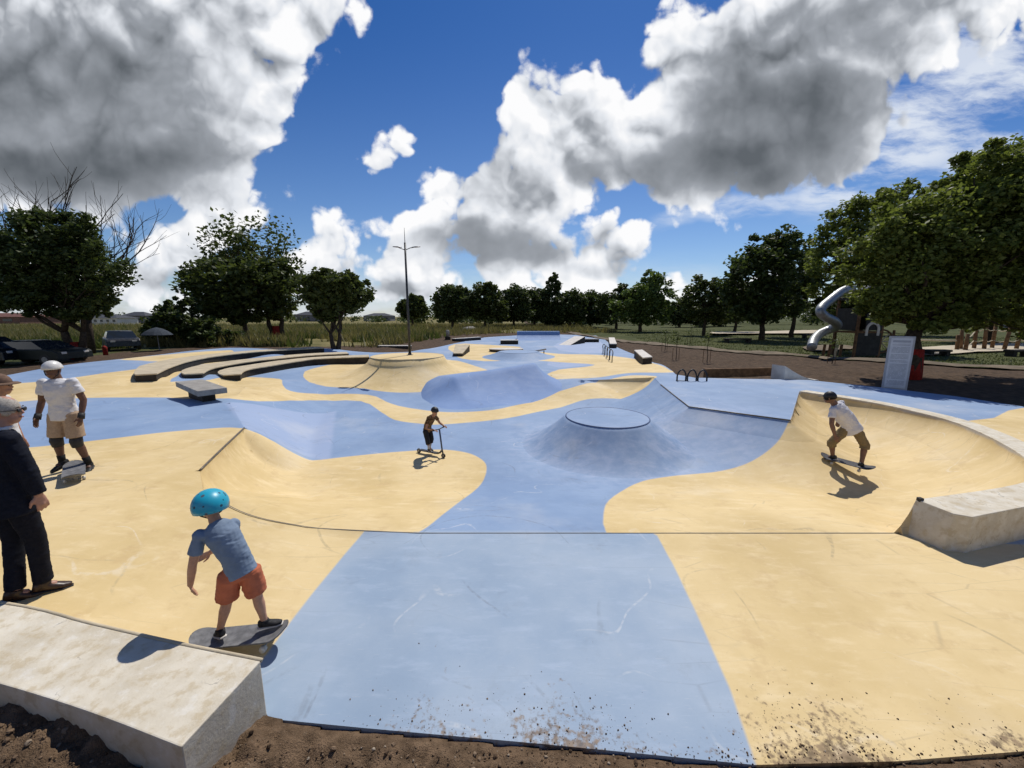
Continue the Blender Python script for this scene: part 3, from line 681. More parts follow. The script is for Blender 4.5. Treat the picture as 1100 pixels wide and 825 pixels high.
# strewn clods and pebbles
cl = MB()
def clod(x, y, z, r):
    rot = Matrix.Rotation(random.uniform(0, 6), 3, 'Z') @ Matrix.Rotation(random.uniform(0, 3), 3, 'X')
    k = len(cl.v); cl.ball((x, y, z), (r, r*random.uniform(.6, 1), r*random.uniform(.5, .9)), 6, 4, rot)
    for i in range(k, len(cl.v)):
        v = cl.v[i]; cl.v[i] = tuple(v[j] + random.uniform(-.18, .18)*r for j in range(3))
pts = []
for i in range(11000):
    x = random.uniform(-5, 4.6); y = random.uniform(1.25, 2.08)
    pts.append((x, y, random.choice((.003,.003,.004,.004,.005,.006,.008,.011,.016))*random.uniform(.7, 1.3)))
for i in range(900):
    cxx = random.choice((.25, .4, .5, -.5, -.7, 1.85, 2.05, 2.2, 3.2)); x = random.gauss(cxx, .26); y = 2.02 + abs(random.gauss(0, .19)) + (random.random() < .08)*random.uniform(0, .5); pts.append((x, y, random.choice((.0015,.0015,.002,.002,.002,.003,.003,.004,.007))))
xa = np.array([p[0] for p in pts]); ya = np.array([p[1] for p in pts]); ia = inside(xa, ya, EDGE); zs_ = np.where(ia, zpark(xa, ya), zsoil(xa, ya)); il = inside(xa, ya, LEDGE_POLY)
for (x, y, r), z, l, i_ in zip(pts, zs_, il, ia):
    if l or (i_ and (x < -1.3 or r > .009)) or (r > .012 and (x*37.7) % 1 > .3): continue
    clod(x, y, z + r*.3, r)
def clod_mat():
    m = mat('clods', (.1,.07,.05), .95, .15); t = NT(m.node_tree); g_ = t.add('ShaderNodeNewGeometry').outputs['Random Per Island']
    r_ = t.add('ShaderNodeValToRGB'); t.put(r_.inputs[0], g_); e = r_.color_ramp.elements; e[0].color = (.055,.036,.022,1); e[1].position = 1; e[1].color = (.42,.36,.28,1)
    for p_, c_ in ((.45, (.12,.078,.048,1)), (.82, (.19,.13,.082,1)), (.93, (.26,.20,.14,1))): q_ = e.new(p_); q_.color = c_
    t.put(m.node_tree.nodes['Principled BSDF'].inputs['Base Color'], r_.outputs[0]); return m
o = cl.build('soil_clods', clod_mat(), smooth=False); o['kind'] = 'stuff'

# path strips in the grass
def strip(name, line, wdt, m, dz=.03, kind='structure'):
    ln = smooth_line(line, sub=12); vs, fs = [], []
    for i, p in enumerate(ln):
        a = ln[max(0, i-1)]; b = ln[min(len(ln)-1, i+1)]; dx, dy = b[0]-a[0], b[1]-a[1]; L_ = math.hypot(dx, dy)+1e-9; nx_, ny_ = -dy/L_, dx/L_
        for s in (-1, -.34, .34, 1):
            x, y = p[0]+nx_*wdt/2*s, p[1]+ny_*wdt/2*s; vs.append((x, y, float(zterr(np.array([x]), np.array([y]))[0]) + dz + (.05 if abs(s) < .5 else -.03)))
    for i in range(len(ln)-1):
        for k in range(3): fs.append((i*4+k, (i+1)*4+k, (i+1)*4+k+1, i*4+k+1))
    o = MB().add(vs, fs).build(name, m, smooth=True); o['kind'] = kind; return o
M['path'] = pm('sandy_path', (.17,.135,.095), .25, 1.5, .95, .15, bump=.4, bscale=8)
M['sand'] = pm('pale_sand', (.50,.43,.32), .15, 1.5, .95, .15)
strip('path', PATH_R, 1.2, M['path'], .10)

# ================================================================== CONCRETE FEATURES OF THE PARK
def zp(x, y): return float(zpark(np.array([x]), np.array([y]))[0])
def zg(x, y): return float(zterr(np.array([x]), np.array([y]))[0])
def offset_line(ln, w):
    out = []
    for i, p in enumerate(ln):
        a = ln[max(0, i-1)]; b = ln[min(len(ln)-1, i+1)]; dx, dy = b[0]-a[0], b[1]-a[1]; L_ = math.hypot(dx, dy)+1e-9
        ww = w[i] if hasattr(w, '__len__') else w
        out.append((p[0]-dy/L_*ww, p[1]+dx/L_*ww))
    return out
def ribbon_block(name, inner, outer, zt, zb, m, parent=None, bevel=.012, slant=None):
    """solid wall between two plan polylines; zb numbers or lists"""
    n = len(inner); ZB = zb if hasattr(zb, '__len__') else [zb]*n; ZT = zt if hasattr(zt, '__len__') else [zt]*n
    vs = []
    for i in range(n):
        if i == 0 and slant:
            vs += [(*inner[0], ZT[0]), (*outer[0], ZT[0]), (*slant[1], ZB[0]), (*slant[0], ZB[0])]; continue
        vs += [(*inner[i], ZT[i]), (*outer[i], ZT[i]), (*outer[i], ZB[i]), (*inner[i], ZB[i])]
    fs = []
    for i in range(n-1):
        a, b = i*4, i*4+4
        for k in range(4): fs.append((a+k, a+(k+1)%4, b+(k+1)%4, b+k))
    fs += [(3,2,1,0), tuple((n-1)*4+k for k in range(4))]
    return MB().add(vs, fs).build(name, m, parent, bevel=bevel)
def conc_ledge_mat():
    m = bpy.data.materials.new('weathered_cast_concrete'); m.use_nodes = True; t = NT(m.node_tree); b = t.n['Principled BSDF']
    oc = t.add('ShaderNodeTexCoord').outputs['Object']; n1 = t.noise(oc, 2.2, 6, .6); n2 = t.noise(oc, 9, 8, .65); n3 = t.noise(oc, 60, 4, .6)
    c = t.mix(t.sstep(n1, .3, .7), (.54,.475,.36), (.70,.64,.52)); c = t.mix(t.math('MULTIPLY', t.sstep(n2, .5, .64), .55), c, (.46,.36,.21))
    c = t.mix(t.math('MULTIPLY', t.sstep(n2, .46, .34), .5), c, (.72,.69,.62))
    ck = t.voro(t.vec('ADD', oc, t.vec('SCALE', t.noise(oc, 3, 4, .6, out=1), scale=.5)), 1.1, feature='DISTANCE_TO_EDGE')
    c = t.mix(t.math('MULTIPLY', t.math('MULTIPLY', t.sstep(ck, .006, .001), t.sstep(n1, .5, .6)), .6), c, (.16,.14,.12))
    pit = t.sstep(t.voro(oc, 26), .10, .05); c = t.mix(t.math('MULTIPLY', t.math('MULTIPLY', pit, t.sstep(n2, .55, .65)), .5), c, (.2,.18,.15))
    t.put(b.inputs['Base Color'], c); b.inputs['Roughness'].default_value = .8; b.inputs['Specular IOR Level'].default_value = .3
    bp = t.add('ShaderNodeBump'); bp.inputs['Strength'].default_value = .3; bp.inputs['Distance'].default_value = .01
    t.put(bp.inputs['Height'], t.math('ADD', n2, t.math('MULTIPLY', n3, .6))); t.l.new(bp.outputs[0], b.inputs['Normal']); return m
M['ledge'] = conc_ledge_mat()
# near ledge at the left
far = smooth_line([(-6.2,3.08),(-4.14,2.815),(-3.2,2.60),(-2.4,2.42),(-1.695,2.278)], sub=5); near = smooth_line([(-6.0,2.6),(-4.3,2.33),(-3.29,2.125),(-2.5,1.94),(-1.785,1.745)], sub=5)
o = ribbon_block('concrete_ledge', far, near, .012, -.9, M['ledge'], bevel=.008)
tag(o, 'pale weathered concrete ledge beside the brown soil, behind the child in the blue helmet', 'ledge')
MB().tube([(p[0]+.0, p[1]+.012, .006) for p in far], .014, 8).build('edge_strip', M['tan_concrete'], o, smooth=True)
# curved coping wall round the right-hand bowl
inn = [(5.11,4.625)] + [tuple(p) for p in arc[1:]]
n = len(inn); wdt = [(.36 if i < 8 else .36) for i in range(n)]
out = offset_line(inn, [-.38 - .10*max(0, 1-i/17) + 0*i for i in range(n)])
out[0] = (5.175, 4.25)
zb = [zp(*(np.array(out[i])*1.0)) if i > 34 else ZS-.15 for i in range(n)]; zb = [min(z, -.02)-.12 for z in zb]
o = ribbon_block('bowl_coping_wall', inn, out, .025, zb, M['ledge'], bevel=.01, slant=((4.93,4.66),(5.06,4.215)))
tag(o, 'long curved pale concrete wall rimming the sand coloured bowl with the skater', 'wall')
b_ = MB().box((5.135,4.60,.03), (.05,.05,.05)).build('end_cap', M['black'], o, bevel=.005)
# steel coping along the sharp lips
M['coping'] = pm('worn_coping', (.13,.11,.085), .3, 8, .5, .5, .3)
def coping(pts, label, r=.016):
    ln = smooth_line(pts, sub=6); o = MB().tube([(x, y, z + .004) for x, y, z in ln], r, 8).build('coping_pipe', M['coping'], smooth=True); return tag(o, label, 'coping')
coping([(x, y, float(zout(np.array([x]), np.array([y]))[0])) for x, y in [(-5.6,7.9),(-5.15,6.7),(-4.74,5.63)]], 'steel coping along the lip of the sand coloured quarter pipe')
lz = []
for (x0, y0), (x1, y1) in (((6.25,8.5),(4.57,9.85)), ((4.57,9.85),(5.1,13.2))):
    for t in (0, .5, 1.0): lz.append((x0+t*(x1-x0), y0+t*(y1-y0), 0))
del lz[3]
o = MB().tube([(x, y, float(zout(np.array([x]), np.array([y]))[0])+.003) for x, y, z in lz], .016, 8).build('coping_pipe', M['coping'], smooth=True); tag(o, 'steel coping edging the raised light blue deck', 'coping')
# joint across the floor
jl = [(-4.2,5.0),(-3.4,4.66),(-2.6,4.6),(-1.2,4.6),(1,4.6),(3,4.6),(4.97,4.6)]
vs, fs = [], []
for i, (x, y) in enumerate(smooth_line(jl, sub=8)):
    z = max(zp(x, y-.03), zp(x, y), zp(x, y+.03), zp(x-.04, y), zp(x+.04, y))
    vs += [(x, y-.007, z+.004), (x, y+.007, z+.004)]
    if i: fs.append((2*i-2, 2*i, 2*i+1, 2*i-1))
o = MB().add(vs, fs).build('floor_joint', mat('joint_filler', (.15,.135,.115), .9)); o['kind'] = 'structure'

def poured(name, m_, force, label, cat, smooth=True, group=None):
    me = m_.mesh(name); bm = bmesh.new(); bm.from_mesh(me); bmesh.ops.recalc_face_normals(bm, faces=bm.faces); bm.to_mesh(me); bm.free()
    paint_attrs(me, force); o = link(name, me, M['mound_paint'], smooth=smooth); return tag(o, label, cat, group)
def volcano(c, rt, rb, zb, zt, force, label, lip_mat, qf=.0, ex=1.55):
    prof = []
    for k in range(15):
        s = 1 - k/14; z = zb - .012 + (zt-zb+.012)*(qf*(1-math.sqrt(max(0, 1-(1-s)**2))) + (1-qf)*(1-s)**ex); prof.append((rt+(rb-rt)*s, z))
    prof += [(rt-.03, zt+.002), (rt*.5, zt+.004), (1e-7, zt+.004)]
    mb = MB().lathe(prof, (c[0], c[1], 0), 72)
    for i, v in enumerate(mb.v):
        k = (v[2]-zb+.012)/(zt-zb+.012); g_ = min(zp(v[0], v[1]), zb+.10, zt-.1) - .012; mb.v[i] = (v[0], v[1], g_ + (zt-g_)*k) if k < .999 else v
    mb.f = [f for f in mb.f if len(f) < 5]
    o = poured('volcano_ramp', mb, force, label, 'ramp'); o.data.materials[0] = M['paint']
    MB().tube([(c[0]+rt*math.cos(a), c[1]+rt*math.sin(a), zt-.006) for a in np.linspace(0, 2*math.pi, 64, endpoint=False)], .016, 8, closed=True).build('coping_ring', lip_mat, o, smooth=True)
    return o
vc = P(652.5, 448, -.13)
volcano((vc[0], vc[1]+.05), 1.0, 2.15, ZF, -.13, 1, 'round blue volcano ramp with flat disc top in the middle of the bowl', mat('blue_steel', (.07,.11,.22), .5))
volcano((-5.05, 18.9), 1.72, 3.7, -.43, .42, -1, 'sand coloured round volcano ramp carrying the lamp post', M['tan_concrete'], qf=.75, ex=2.2)
volcano((.45, 26.5), 1.35, 2.6, -.43, -.05, 1, 'low blue round ramp far behind the blue hip', mat('blue_steel_far', (.09,.13,.22), .5))
# blue hip with a raised ridge
A, B = np.array([-2.3,15.3]), np.array([1.0,17.0])
ab = B-A; nF = np.array([ab[1], -ab[0]])/np.hypot(*ab); vs = []; ST = np.concatenate([np.linspace(-.36, 1, 46), np.linspace(1.02, 1.45, 18)]); NJ = 34
for t_ in ST:
    rp = A + ab*t_; zr = (-.06 + .38*t_ if t_ >= 0 else -.06 + 2.4*t_) if t_ <= 1 else .32 - 1.25*((t_-1)/.45)**.8
    rf = 2.55 - .9*max(0, t_-1)/.45
    for j in range(NJ):
        k = j/(NJ-1)*2 - 1                                     # -1 front foot, 0 ridge, 1 back foot
        if k <= 0:
            p = rp + nF*rf*(-k); zb = zp(*(rp + nF*rf)) - .02; s1 = 1+k; zz = zb + (zr-zb)*(.25*s1 + .75*s1**2.2) if zr > zb else zr
        else:
            p = rp - nF*3.6*k; zz = zr + (min(zr, -.47)-zr)*k
        vs.append((p[0], p[1], zz))
qh = np.array([(i*NJ+j, i*NJ+j+1, (i+1)*NJ+j+1, (i+1)*NJ+j) for i in range(len(ST)-1) for j in range(NJ-1)])
me = grid_mesh('hip_ramp', np.array(vs), qh); me.flip_normals(); paint_attrs(me, 1)
tag(link('hip_ramp', me, M['mound_paint'], smooth=True), 'blue curved hip ramp with a raised point behind the scooter rider', 'ramp')

# three long seating ledges at the left
T1 = [(-10.9,15.5),(-11.5,16.8),(-11.35,18.2),(-11.05,20.1),(-10.5,21.4),(-8.2,22.4)]
T2 = [(-12.0,15.0),(-12.75,16.6),(-12.8,18.8),(-12.2,20.5),(-11.3,22.2),(-9.7,23.2)]
T3 = [(-12.7,13.8),(-13.8,15.7),(-14.75,17.8),(-15.2,19.9),(-14.9,22),(-13.9,23.7),(-12.2,25.4)]
for ln, zt, zb, lab in ((T1, -.02, -.75, 'lowest and nearest of the three long dark fronted terrace ledges'), (T2, .09, -.65, 'middle one of the three long dark fronted terrace ledges'), (T3, .25, -.5, 'highest and rearmost of the three long dark fronted terrace ledges')):
    f = smooth_line(ln, sub=5); wd_ = [.55+.70*min(1, i/7) for i in range(len(f))]; bk = offset_line(f, wd_)
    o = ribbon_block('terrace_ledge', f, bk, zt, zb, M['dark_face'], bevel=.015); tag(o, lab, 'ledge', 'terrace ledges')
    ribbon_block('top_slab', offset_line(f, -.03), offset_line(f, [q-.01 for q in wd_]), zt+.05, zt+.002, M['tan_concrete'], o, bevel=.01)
# bench slab on a pedestal
bx, by, ba = -8.95, 11.05, math.atan2(1.5, -1.85)
t = thing('slab_bench', 'dark sided concrete bench slab on a pedestal beside the lowest terrace ledge', 'bench', (bx, by, zp(bx, by)-.01), ba)
MB().box((0,0,.36), (2.35,.66,.15)).build('seat', M['grey_concrete'], t, bevel=.012)
MB().box((0,0,.15), (1.5,.30,.32)).build('pedestal', M['dark_face'], t, bevel=.01)
# lamp post
lx, ly = -5.05, 19.3
t = thing('lamp_post', 'tall thin dark grey double armed lamp post standing on the sand coloured volcano', 'lamp post', (lx, ly, .42)); t.scale = (1, 1, .885)
MB().tube([(0,0,0),(0,0,3),(0,0,6.0)], [.065,.055,.045], 12).build('pole', M['dark_steel'], t, smooth=True)
MB().tube([(0,0,6.0),(0,0,6.75)], [.018,.008], 8).build('spike', M['dark_steel'], t, smooth=True)
MB().lathe([(.16,0),(.16,.02),(.09,.03),(.08,.12)], (0,0,0), 16).build('base_plate', M['dark_steel'], t)
for s, L_ in ((1, .62), (-1, .42)):
    MB().tube([(0,0,5.62),(s*.25,-.05,5.72),(s*L_*.7,-.1,5.74)], .02, 8).build('arm', M['dark_steel'], t, smooth=True)
    MB().loft([((s*(L_-.28),-.08,5.75),(0,.03,0),(0,0,.02)), ((s*(L_-.1),-.1,5.76),(0,.09,0),(0,0,.035)), ((s*(L_+.12),-.12,5.77),(0,.06,0),(0,0,.02))], 12).build('lamp_head', M['steel'], t, smooth=True)

# ---- blocks, kickers, rails further back
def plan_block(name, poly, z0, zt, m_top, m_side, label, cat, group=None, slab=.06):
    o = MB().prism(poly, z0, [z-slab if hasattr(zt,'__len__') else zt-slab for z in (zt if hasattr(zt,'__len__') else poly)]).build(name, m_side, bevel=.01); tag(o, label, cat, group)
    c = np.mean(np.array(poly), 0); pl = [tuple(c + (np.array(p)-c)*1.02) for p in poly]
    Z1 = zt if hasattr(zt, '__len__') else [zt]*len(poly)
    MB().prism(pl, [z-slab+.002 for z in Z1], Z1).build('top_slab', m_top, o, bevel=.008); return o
def rect(c, L_, w_, a):
    ca, sa = math.cos(a), math.sin(a); return [(c[0]+ca*x-sa*y, c[1]+sa*x+ca*y) for x, y in ((-L_/2,-w_/2),(L_/2,-w_/2),(L_/2,w_/2),(-L_/2,w_/2))]
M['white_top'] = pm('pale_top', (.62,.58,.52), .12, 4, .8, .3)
def at_z(u, v, z): return P(u, v, z)
k0 = P(487, 383, -.42); k1 = P(497, 383, -.42)
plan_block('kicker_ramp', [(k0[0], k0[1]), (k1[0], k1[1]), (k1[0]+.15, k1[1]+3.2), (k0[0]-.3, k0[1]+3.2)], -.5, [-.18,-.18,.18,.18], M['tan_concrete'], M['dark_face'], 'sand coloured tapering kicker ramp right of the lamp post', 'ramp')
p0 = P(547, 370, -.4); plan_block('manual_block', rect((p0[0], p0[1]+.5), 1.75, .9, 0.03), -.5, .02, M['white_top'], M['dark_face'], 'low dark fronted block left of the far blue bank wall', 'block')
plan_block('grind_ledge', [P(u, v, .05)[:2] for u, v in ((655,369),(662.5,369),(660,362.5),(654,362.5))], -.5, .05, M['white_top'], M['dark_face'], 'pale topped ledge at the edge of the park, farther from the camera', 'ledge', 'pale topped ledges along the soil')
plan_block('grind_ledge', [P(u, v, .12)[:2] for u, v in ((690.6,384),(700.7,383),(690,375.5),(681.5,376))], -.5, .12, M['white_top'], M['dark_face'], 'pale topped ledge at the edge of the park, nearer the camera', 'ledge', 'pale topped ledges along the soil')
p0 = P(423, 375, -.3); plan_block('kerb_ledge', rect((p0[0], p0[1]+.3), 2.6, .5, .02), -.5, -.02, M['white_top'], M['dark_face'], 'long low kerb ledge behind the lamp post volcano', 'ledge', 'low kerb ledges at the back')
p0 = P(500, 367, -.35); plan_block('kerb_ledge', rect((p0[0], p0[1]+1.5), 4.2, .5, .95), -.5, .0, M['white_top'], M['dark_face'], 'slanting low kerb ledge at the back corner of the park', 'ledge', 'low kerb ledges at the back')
# far bank wall
vs, fs = [], []
y0 = 46.0
for k in range(9):
    s = k/8
    for x in (.6, 5.6): vs.append((x, y0-2.4+2.6*(math.sin(s*math.pi/2)), -.43+1.0*(1-math.cos(s*math.pi/2))))
for k in range(8): fs.append((2*k, 2*k+1, 2*k+3, 2*k+2))
vs += [(.6, y0+1.3, .57), (5.6, y0+1.3, .57), (.6, y0+1.3, -.5), (5.6, y0+1.3, -.5)]
fs += [(16,17,19,18), (18,19,21,20), tuple([0,2,4,6,8,10,12,14,16,18,20]), tuple([1,3,5,7,9,11,13,15,17,19,21])]
o = poured('bank_wall', MB().add(vs, fs), 1, 'wide blue quarter pipe bank at the far end of the park', 'ramp', smooth=False)
# wedge launch ramp and box next to it
o = MB().add([(4.3,37.0,-.42),(6.4,40.4,-.42),(7.4,39.8,-.42),(5.3,36.4,-.42),(6.4,40.4,.30),(7.4,39.8,.30)], [(0,3,5,4),(0,4,1),(3,2,5),(1,4,5,2),(0,1,2,3)]).build('launch_wedge', M['dark_face']); tag(o, 'dark sided wedge launch ramp in front of the far blue bank', 'ramp')
MB().add([(4.31,37.0,-.40),(5.29,36.42,-.40),(7.39,39.82,.312),(6.41,40.38,.312)], [(0,1,2,3)]).build('ramp_top', M['white_top'], o)
plan_block('grey_box', rect((8.1,41.5), 2.0, .9, .02), -.5, -.02, M['grey_concrete'], M['dark_face'], 'low dark grey box right of the wedge launch ramp', 'block')
# low slanting bar and dark pad
t = thing('slanted_bar', 'low grey slanting grind bar behind the low blue round ramp', 'rail', (1.9, 28.6, -.42), .2)
MB().box((0,0,.26), (1.25,.12,.10), ry=-.16).build('bar', M['steel'], t, bevel=.01)
for s in (-.45, .45): MB().box((s,0,.10+s*.07), (.06,.06,.24)).build('leg', M['dark_steel'], t)
plan_block('round_pad', [(-.45+1.3*math.cos(a), 30.2+.8*math.sin(a)) for a in np.linspace(0, 2*math.pi, 28, endpoint=False)], -.5, -.14, M['white_top'], M['dark_face'], 'low round dark edged pad behind the low blue ramp', 'block')
# hoop racks
def hoop_rack(loc, rz, n, dx, h, label):
    t = thing('hoop_rack', label, 'bike rack', loc, rz, 'black hoop racks')
    for i in range(n):
        x = (i-(n-1)/2)*dx
        MB().tube([(x-dx*.42, 0, -.02)] + [(x + dx*.42*math.cos(a), .05*math.sin(a*2), h*.45+h*.55*math.sin(a)) for a in np.linspace(math.pi, 0, 9)] + [(x+dx*.42, 0, -.02)], .028, 8).build('hoop', M['black'], t, smooth=True)
    MB().box((0,0,.0), (n*dx,.09,.03)).build('base_bar', M['black'], t); return t
p0 = P(743, 409.5, -.02); hoop_rack((p0[0], p0[1], -.02), -.15, 3, .36, .42, 'black hoop rack beside the raised light blue deck')
p0 = P(652, 384, -.37); hoop_rack((p0[0], p0[1], -.38), math.atan2(P(658,390,-.37)[1]-P(646,378,-.37)[1], P(658,390,-.37)[0]-P(646,378,-.37)[0]), 4, 1.5, .72, 'black hoop rack left of the pale topped ledges')
# timber edging and curved concrete fin behind the blue deck
a0, a1 = P(772, 406.5, -.02), P(845, 405, -.02)
o = MB().box(((a0[0]+a1[0])/2, (a0[1]+a1[1])/2+.75, .04), (math.hypot(a1[0]-a0[0], a1[1]-a0[1])+.4, .12, .42), rz=math.atan2(a1[1]-a0[1], a1[0]-a0[0])).build('timber_edging', M['wood'], bevel=.01); tag(o, 'brown timber board edging the soil behind the light blue deck', 'edging')
f0 = P(848, 408, 0)
vs = []; fs = []
for k in range(9):
    s = k/8; yy = f0[1]+.1+2.4*s*0; 
    x = f0[0]-.10+1.3*(1-s); z = -.03+.52*(1-math.cos(s*math.pi/2))
    vs += [(x, f0[1]+.15, z), (x-.1, f0[1]+.75, z), (x-.1, f0[1]+.75, -.2), (x, f0[1]+.15, -.2)]
    if k:
        for q_ in range(4): fs.append((4*k-4+q_, 4*k-4+(q_+1)%4, 4*k+(q_+1)%4, 4*k+q_))
fs += [(3,2,1,0), (32,33,34,35)]
o = MB().add(vs, fs).build('quarter_fin', M['white_top'], bevel=.006); tag(o, 'small curved pale concrete quarter ramp at the right end of the timber edging', 'ramp')
# information totem
sx, sy = P(960, 418, -.03)[:2]
t = thing('info_totem', 'upright grey information panel with rows of small print near the big tree', 'sign', (sx, sy, -.08), R(-38))
MB().box((0,0,.88), (.60,.10,1.76)).build('frame', pm('totem_grey', (.36,.37,.39), .1, 5, .5, .4), t, bevel=.01)
def print_mat():
    m = bpy.data.materials.new('printed_panel'); m.use_nodes = True; t = NT(m.node_tree); b = t.n['Principled BSDF']
    oc = t.add('ShaderNodeTexCoord').outputs['Object']; sp = t.add('ShaderNodeSeparateXYZ'); t.put(sp.inputs[0], oc)
    x, z = sp.outputs[0], sp.outputs[2]
    row = t.math('FRACT', t.math('MULTIPLY', z, 26)); line = t.math('MULTIPLY', t.math('GREATER_THAN', row, .35), t.math('LESS_THAN', row, .78))
    cv = t.add('ShaderNodeCombineXYZ'); t.put(cv.inputs[0], t.math('MULTIPLY', x, 34)); t.put(cv.inputs[1], t.math('FLOOR', t.math('MULTIPLY', z, 26)))
    wd = t.math('GREATER_THAN', t.noise(cv.outputs[0], 1.0, 2, .5), .42)
    gap = t.math('GREATER_THAN', t.noise(t.vec('MULTIPLY', cv.outputs[0], (0, .37, 0)), 1.7, 0, .5), .36)
    inx = t.math('LESS_THAN', t.math('ABSOLUTE', x), .205); inz = t.math('LESS_THAN', t.math('ABSOLUTE', t.math('SUBTRACT', z, .86)), .66)
    f = t.math('MULTIPLY', t.math('MULTIPLY', line, wd), t.math('MULTIPLY', gap, t.math('MULTIPLY', inx, inz)))
    hd = t.math('MULTIPLY', t.math('LESS_THAN', t.math('ABSOLUTE', t.math('SUBTRACT', z, 1.60)), .035), inx)
    c = t.mix(t.sstep(t.noise(oc, 5, 4, .6), .3, .7), (.46,.48,.52), (.55,.57,.60)); c = t.mix(t.math('MULTIPLY', f, .8), c, (.20,.21,.24)); c = t.mix(t.math('MULTIPLY', hd, .8), c, (.25,.27,.31))
    t.put(b.inputs['Base Color'], c); b.inputs['Roughness'].default_value = .45; return m
pn = MB().box((0,-.056,.90), (.50,.008,1.60)).build('panel', print_mat(), t)

# ================================================================== TREES AND PLANTS
def leaf_mesh(name, centres, radii, per, size, rng, flat=.75, fold=True):
    """many small leaf-sized rhombs scattered through clumps"""
    cs = np.repeat(np.asarray(centres), per, 0); rs = np.repeat(np.asarray(radii), per)
    n = len(cs); d = rng.normal(size=(n, 3)); d /= np.linalg.norm(d, axis=1)[:, None]
    r = rs * rng.random(n)**.45; p = cs + d * r[:, None] * np.array([1, 1, flat])
    a = rng.normal(size=(n, 3)) * np.array([1, 1, .6]); a /= np.linalg.norm(a, axis=1)[:, None]
    nrm = rng.normal(size=(n, 3)) + np.array([0, 0, .9]); b = np.cross(nrm, a); b /= np.linalg.norm(b, axis=1)[:, None] + 1e-9
    s = size * rng.uniform(.6, 1.25, n)[:, None]
    V = np.stack([p - a*s*.55, p + b*s*.33 - a*s*.05, p + a*s*.55, p - b*s*.33 - a*s*.05], 1).reshape(-1, 3)
    return grid_mesh(name, V, np.arange(n*4).reshape(-1, 4))
def limb_path(a, b, rng, wob=.12, k=5, sag=0.0):
    a, b = np.array(a), np.array(b); L_ = np.linalg.norm(b-a); out = []
    for i in range(k+1):
        t = i/k; p = a + (b-a)*t + np.array([0, 0, sag*L_*t*(1-t)])
        if 0 < i < k: p = p + rng.normal(size=3)*wob*L_*.35
        out.append(tuple(p))
    return out
def tree(name, label, base, trunk_h, trunk_r, crowns, leafm, n_clump, per, size, group=None, cat='tree', stems=1, red=0.0, rc=.20, limbs=9, lean=(0,0), twigs=True, seed=None, barkm=None):
    """crowns: ellipsoids (centre offset, radii) relative to the base"""
    rng = np.random.default_rng(seed if seed is not None else abs(hash(label)) % 10000)
    t = thing(name, label, cat, base, 0, group); barkm = barkm or M['bark']
    cl, cr_ = [], []
    vol = np.array([c[1][0]*c[1][1]*c[1][2] for c in crowns])**.7; pr = vol/vol.sum()
    while len(cl) < n_clump:
        i = rng.choice(len(crowns), p=pr); c, r = crowns[i]; d = rng.normal(size=3); d /= np.linalg.norm(d)
        rad = rng.uniform(.35, 1.0)**.5; p = np.array(c) + d*np.array(r)*rad*rng.uniform(.86, 1.06)
        cl.append(p); cr_.append(min(r)*rc*2*rng.uniform(.55, 1.25))
    tk = MB(); rd = MB(); tips = []
    tops = []
    for s in range(stems):
        a = (s/stems)*2*math.pi + rng.uniform(0, 1); sp = trunk_h*.32*(stems > 1)
        p0 = (math.cos(a)*trunk_r*.7*(stems > 1), math.sin(a)*trunk_r*.4*(stems > 1), -.15)
        p1 = (lean[0]+math.cos(a)*sp, lean[1]+math.sin(a)*sp*.6, trunk_h)
        ln = limb_path(p0, p1, rng, .06, 5); k = len(ln); rr_ = [trunk_r*(1.25-.55*i/(k-1))*(.8 if stems > 1 else 1) for i in range(k)]
        tk.tube(ln, rr_, 9); tops.append((p1, rr_[-1]))
    idx = rng.permutation(len(cl))
    for j in range(min(limbs, len(cl))):
        q = cl[idx[j]]; p1, r0 = tops[j % len(tops)]
        ln = limb_path(p1, tuple(q*.94 + np.array(p1)*.06), rng, .10, 4, .10); tk.tube(ln, [r0*.75, r0*.5, r0*.34, r0*.22, r0*.1], 6)
        if twigs:
            for m_ in range(3):
                q2 = cl[idx[(j*5+m_*7+limbs) % len(cl)]]
                mid = ln[2]
                if np.linalg.norm(np.array(q2)-np.array(mid)) < 2.5*max(crowns[0][1]): tk.tube(limb_path(mid, tuple(q2), rng, .10, 3), [r0*.3, r0*.2, r0*.12, r0*.05], 5)
    tk.build('trunk', barkm, t, smooth=True)
    if red:
        rd.lathe([(trunk_r*1.36, -.1), (trunk_r*1.22, red*.5), (trunk_r*1.08, red)], (0, 0, 0), 12).build('red_base', M['red_paint'], t, smooth=True)
    o = link('crown', leaf_mesh('crown', cl, cr_, per, size, rng), leafm, t); return t
def px_crowns(base, y, boxes, depth=.8):
    """crown ellipsoids measured on the photograph as u, v, half-width, half-height at distance y"""
    out = []
    for u, v, hu, hv in boxes:
        c = at(u, v, y); k = y/F*1.02; out.append(((c.x-base[0], c.y-base[1], c.z-base[2]), (hu*k, hu*k*depth, hv*k)))
    return out
def base_at(u, y): 
    x = at(u, 345, y).x; return (x, y, zg(x, y))
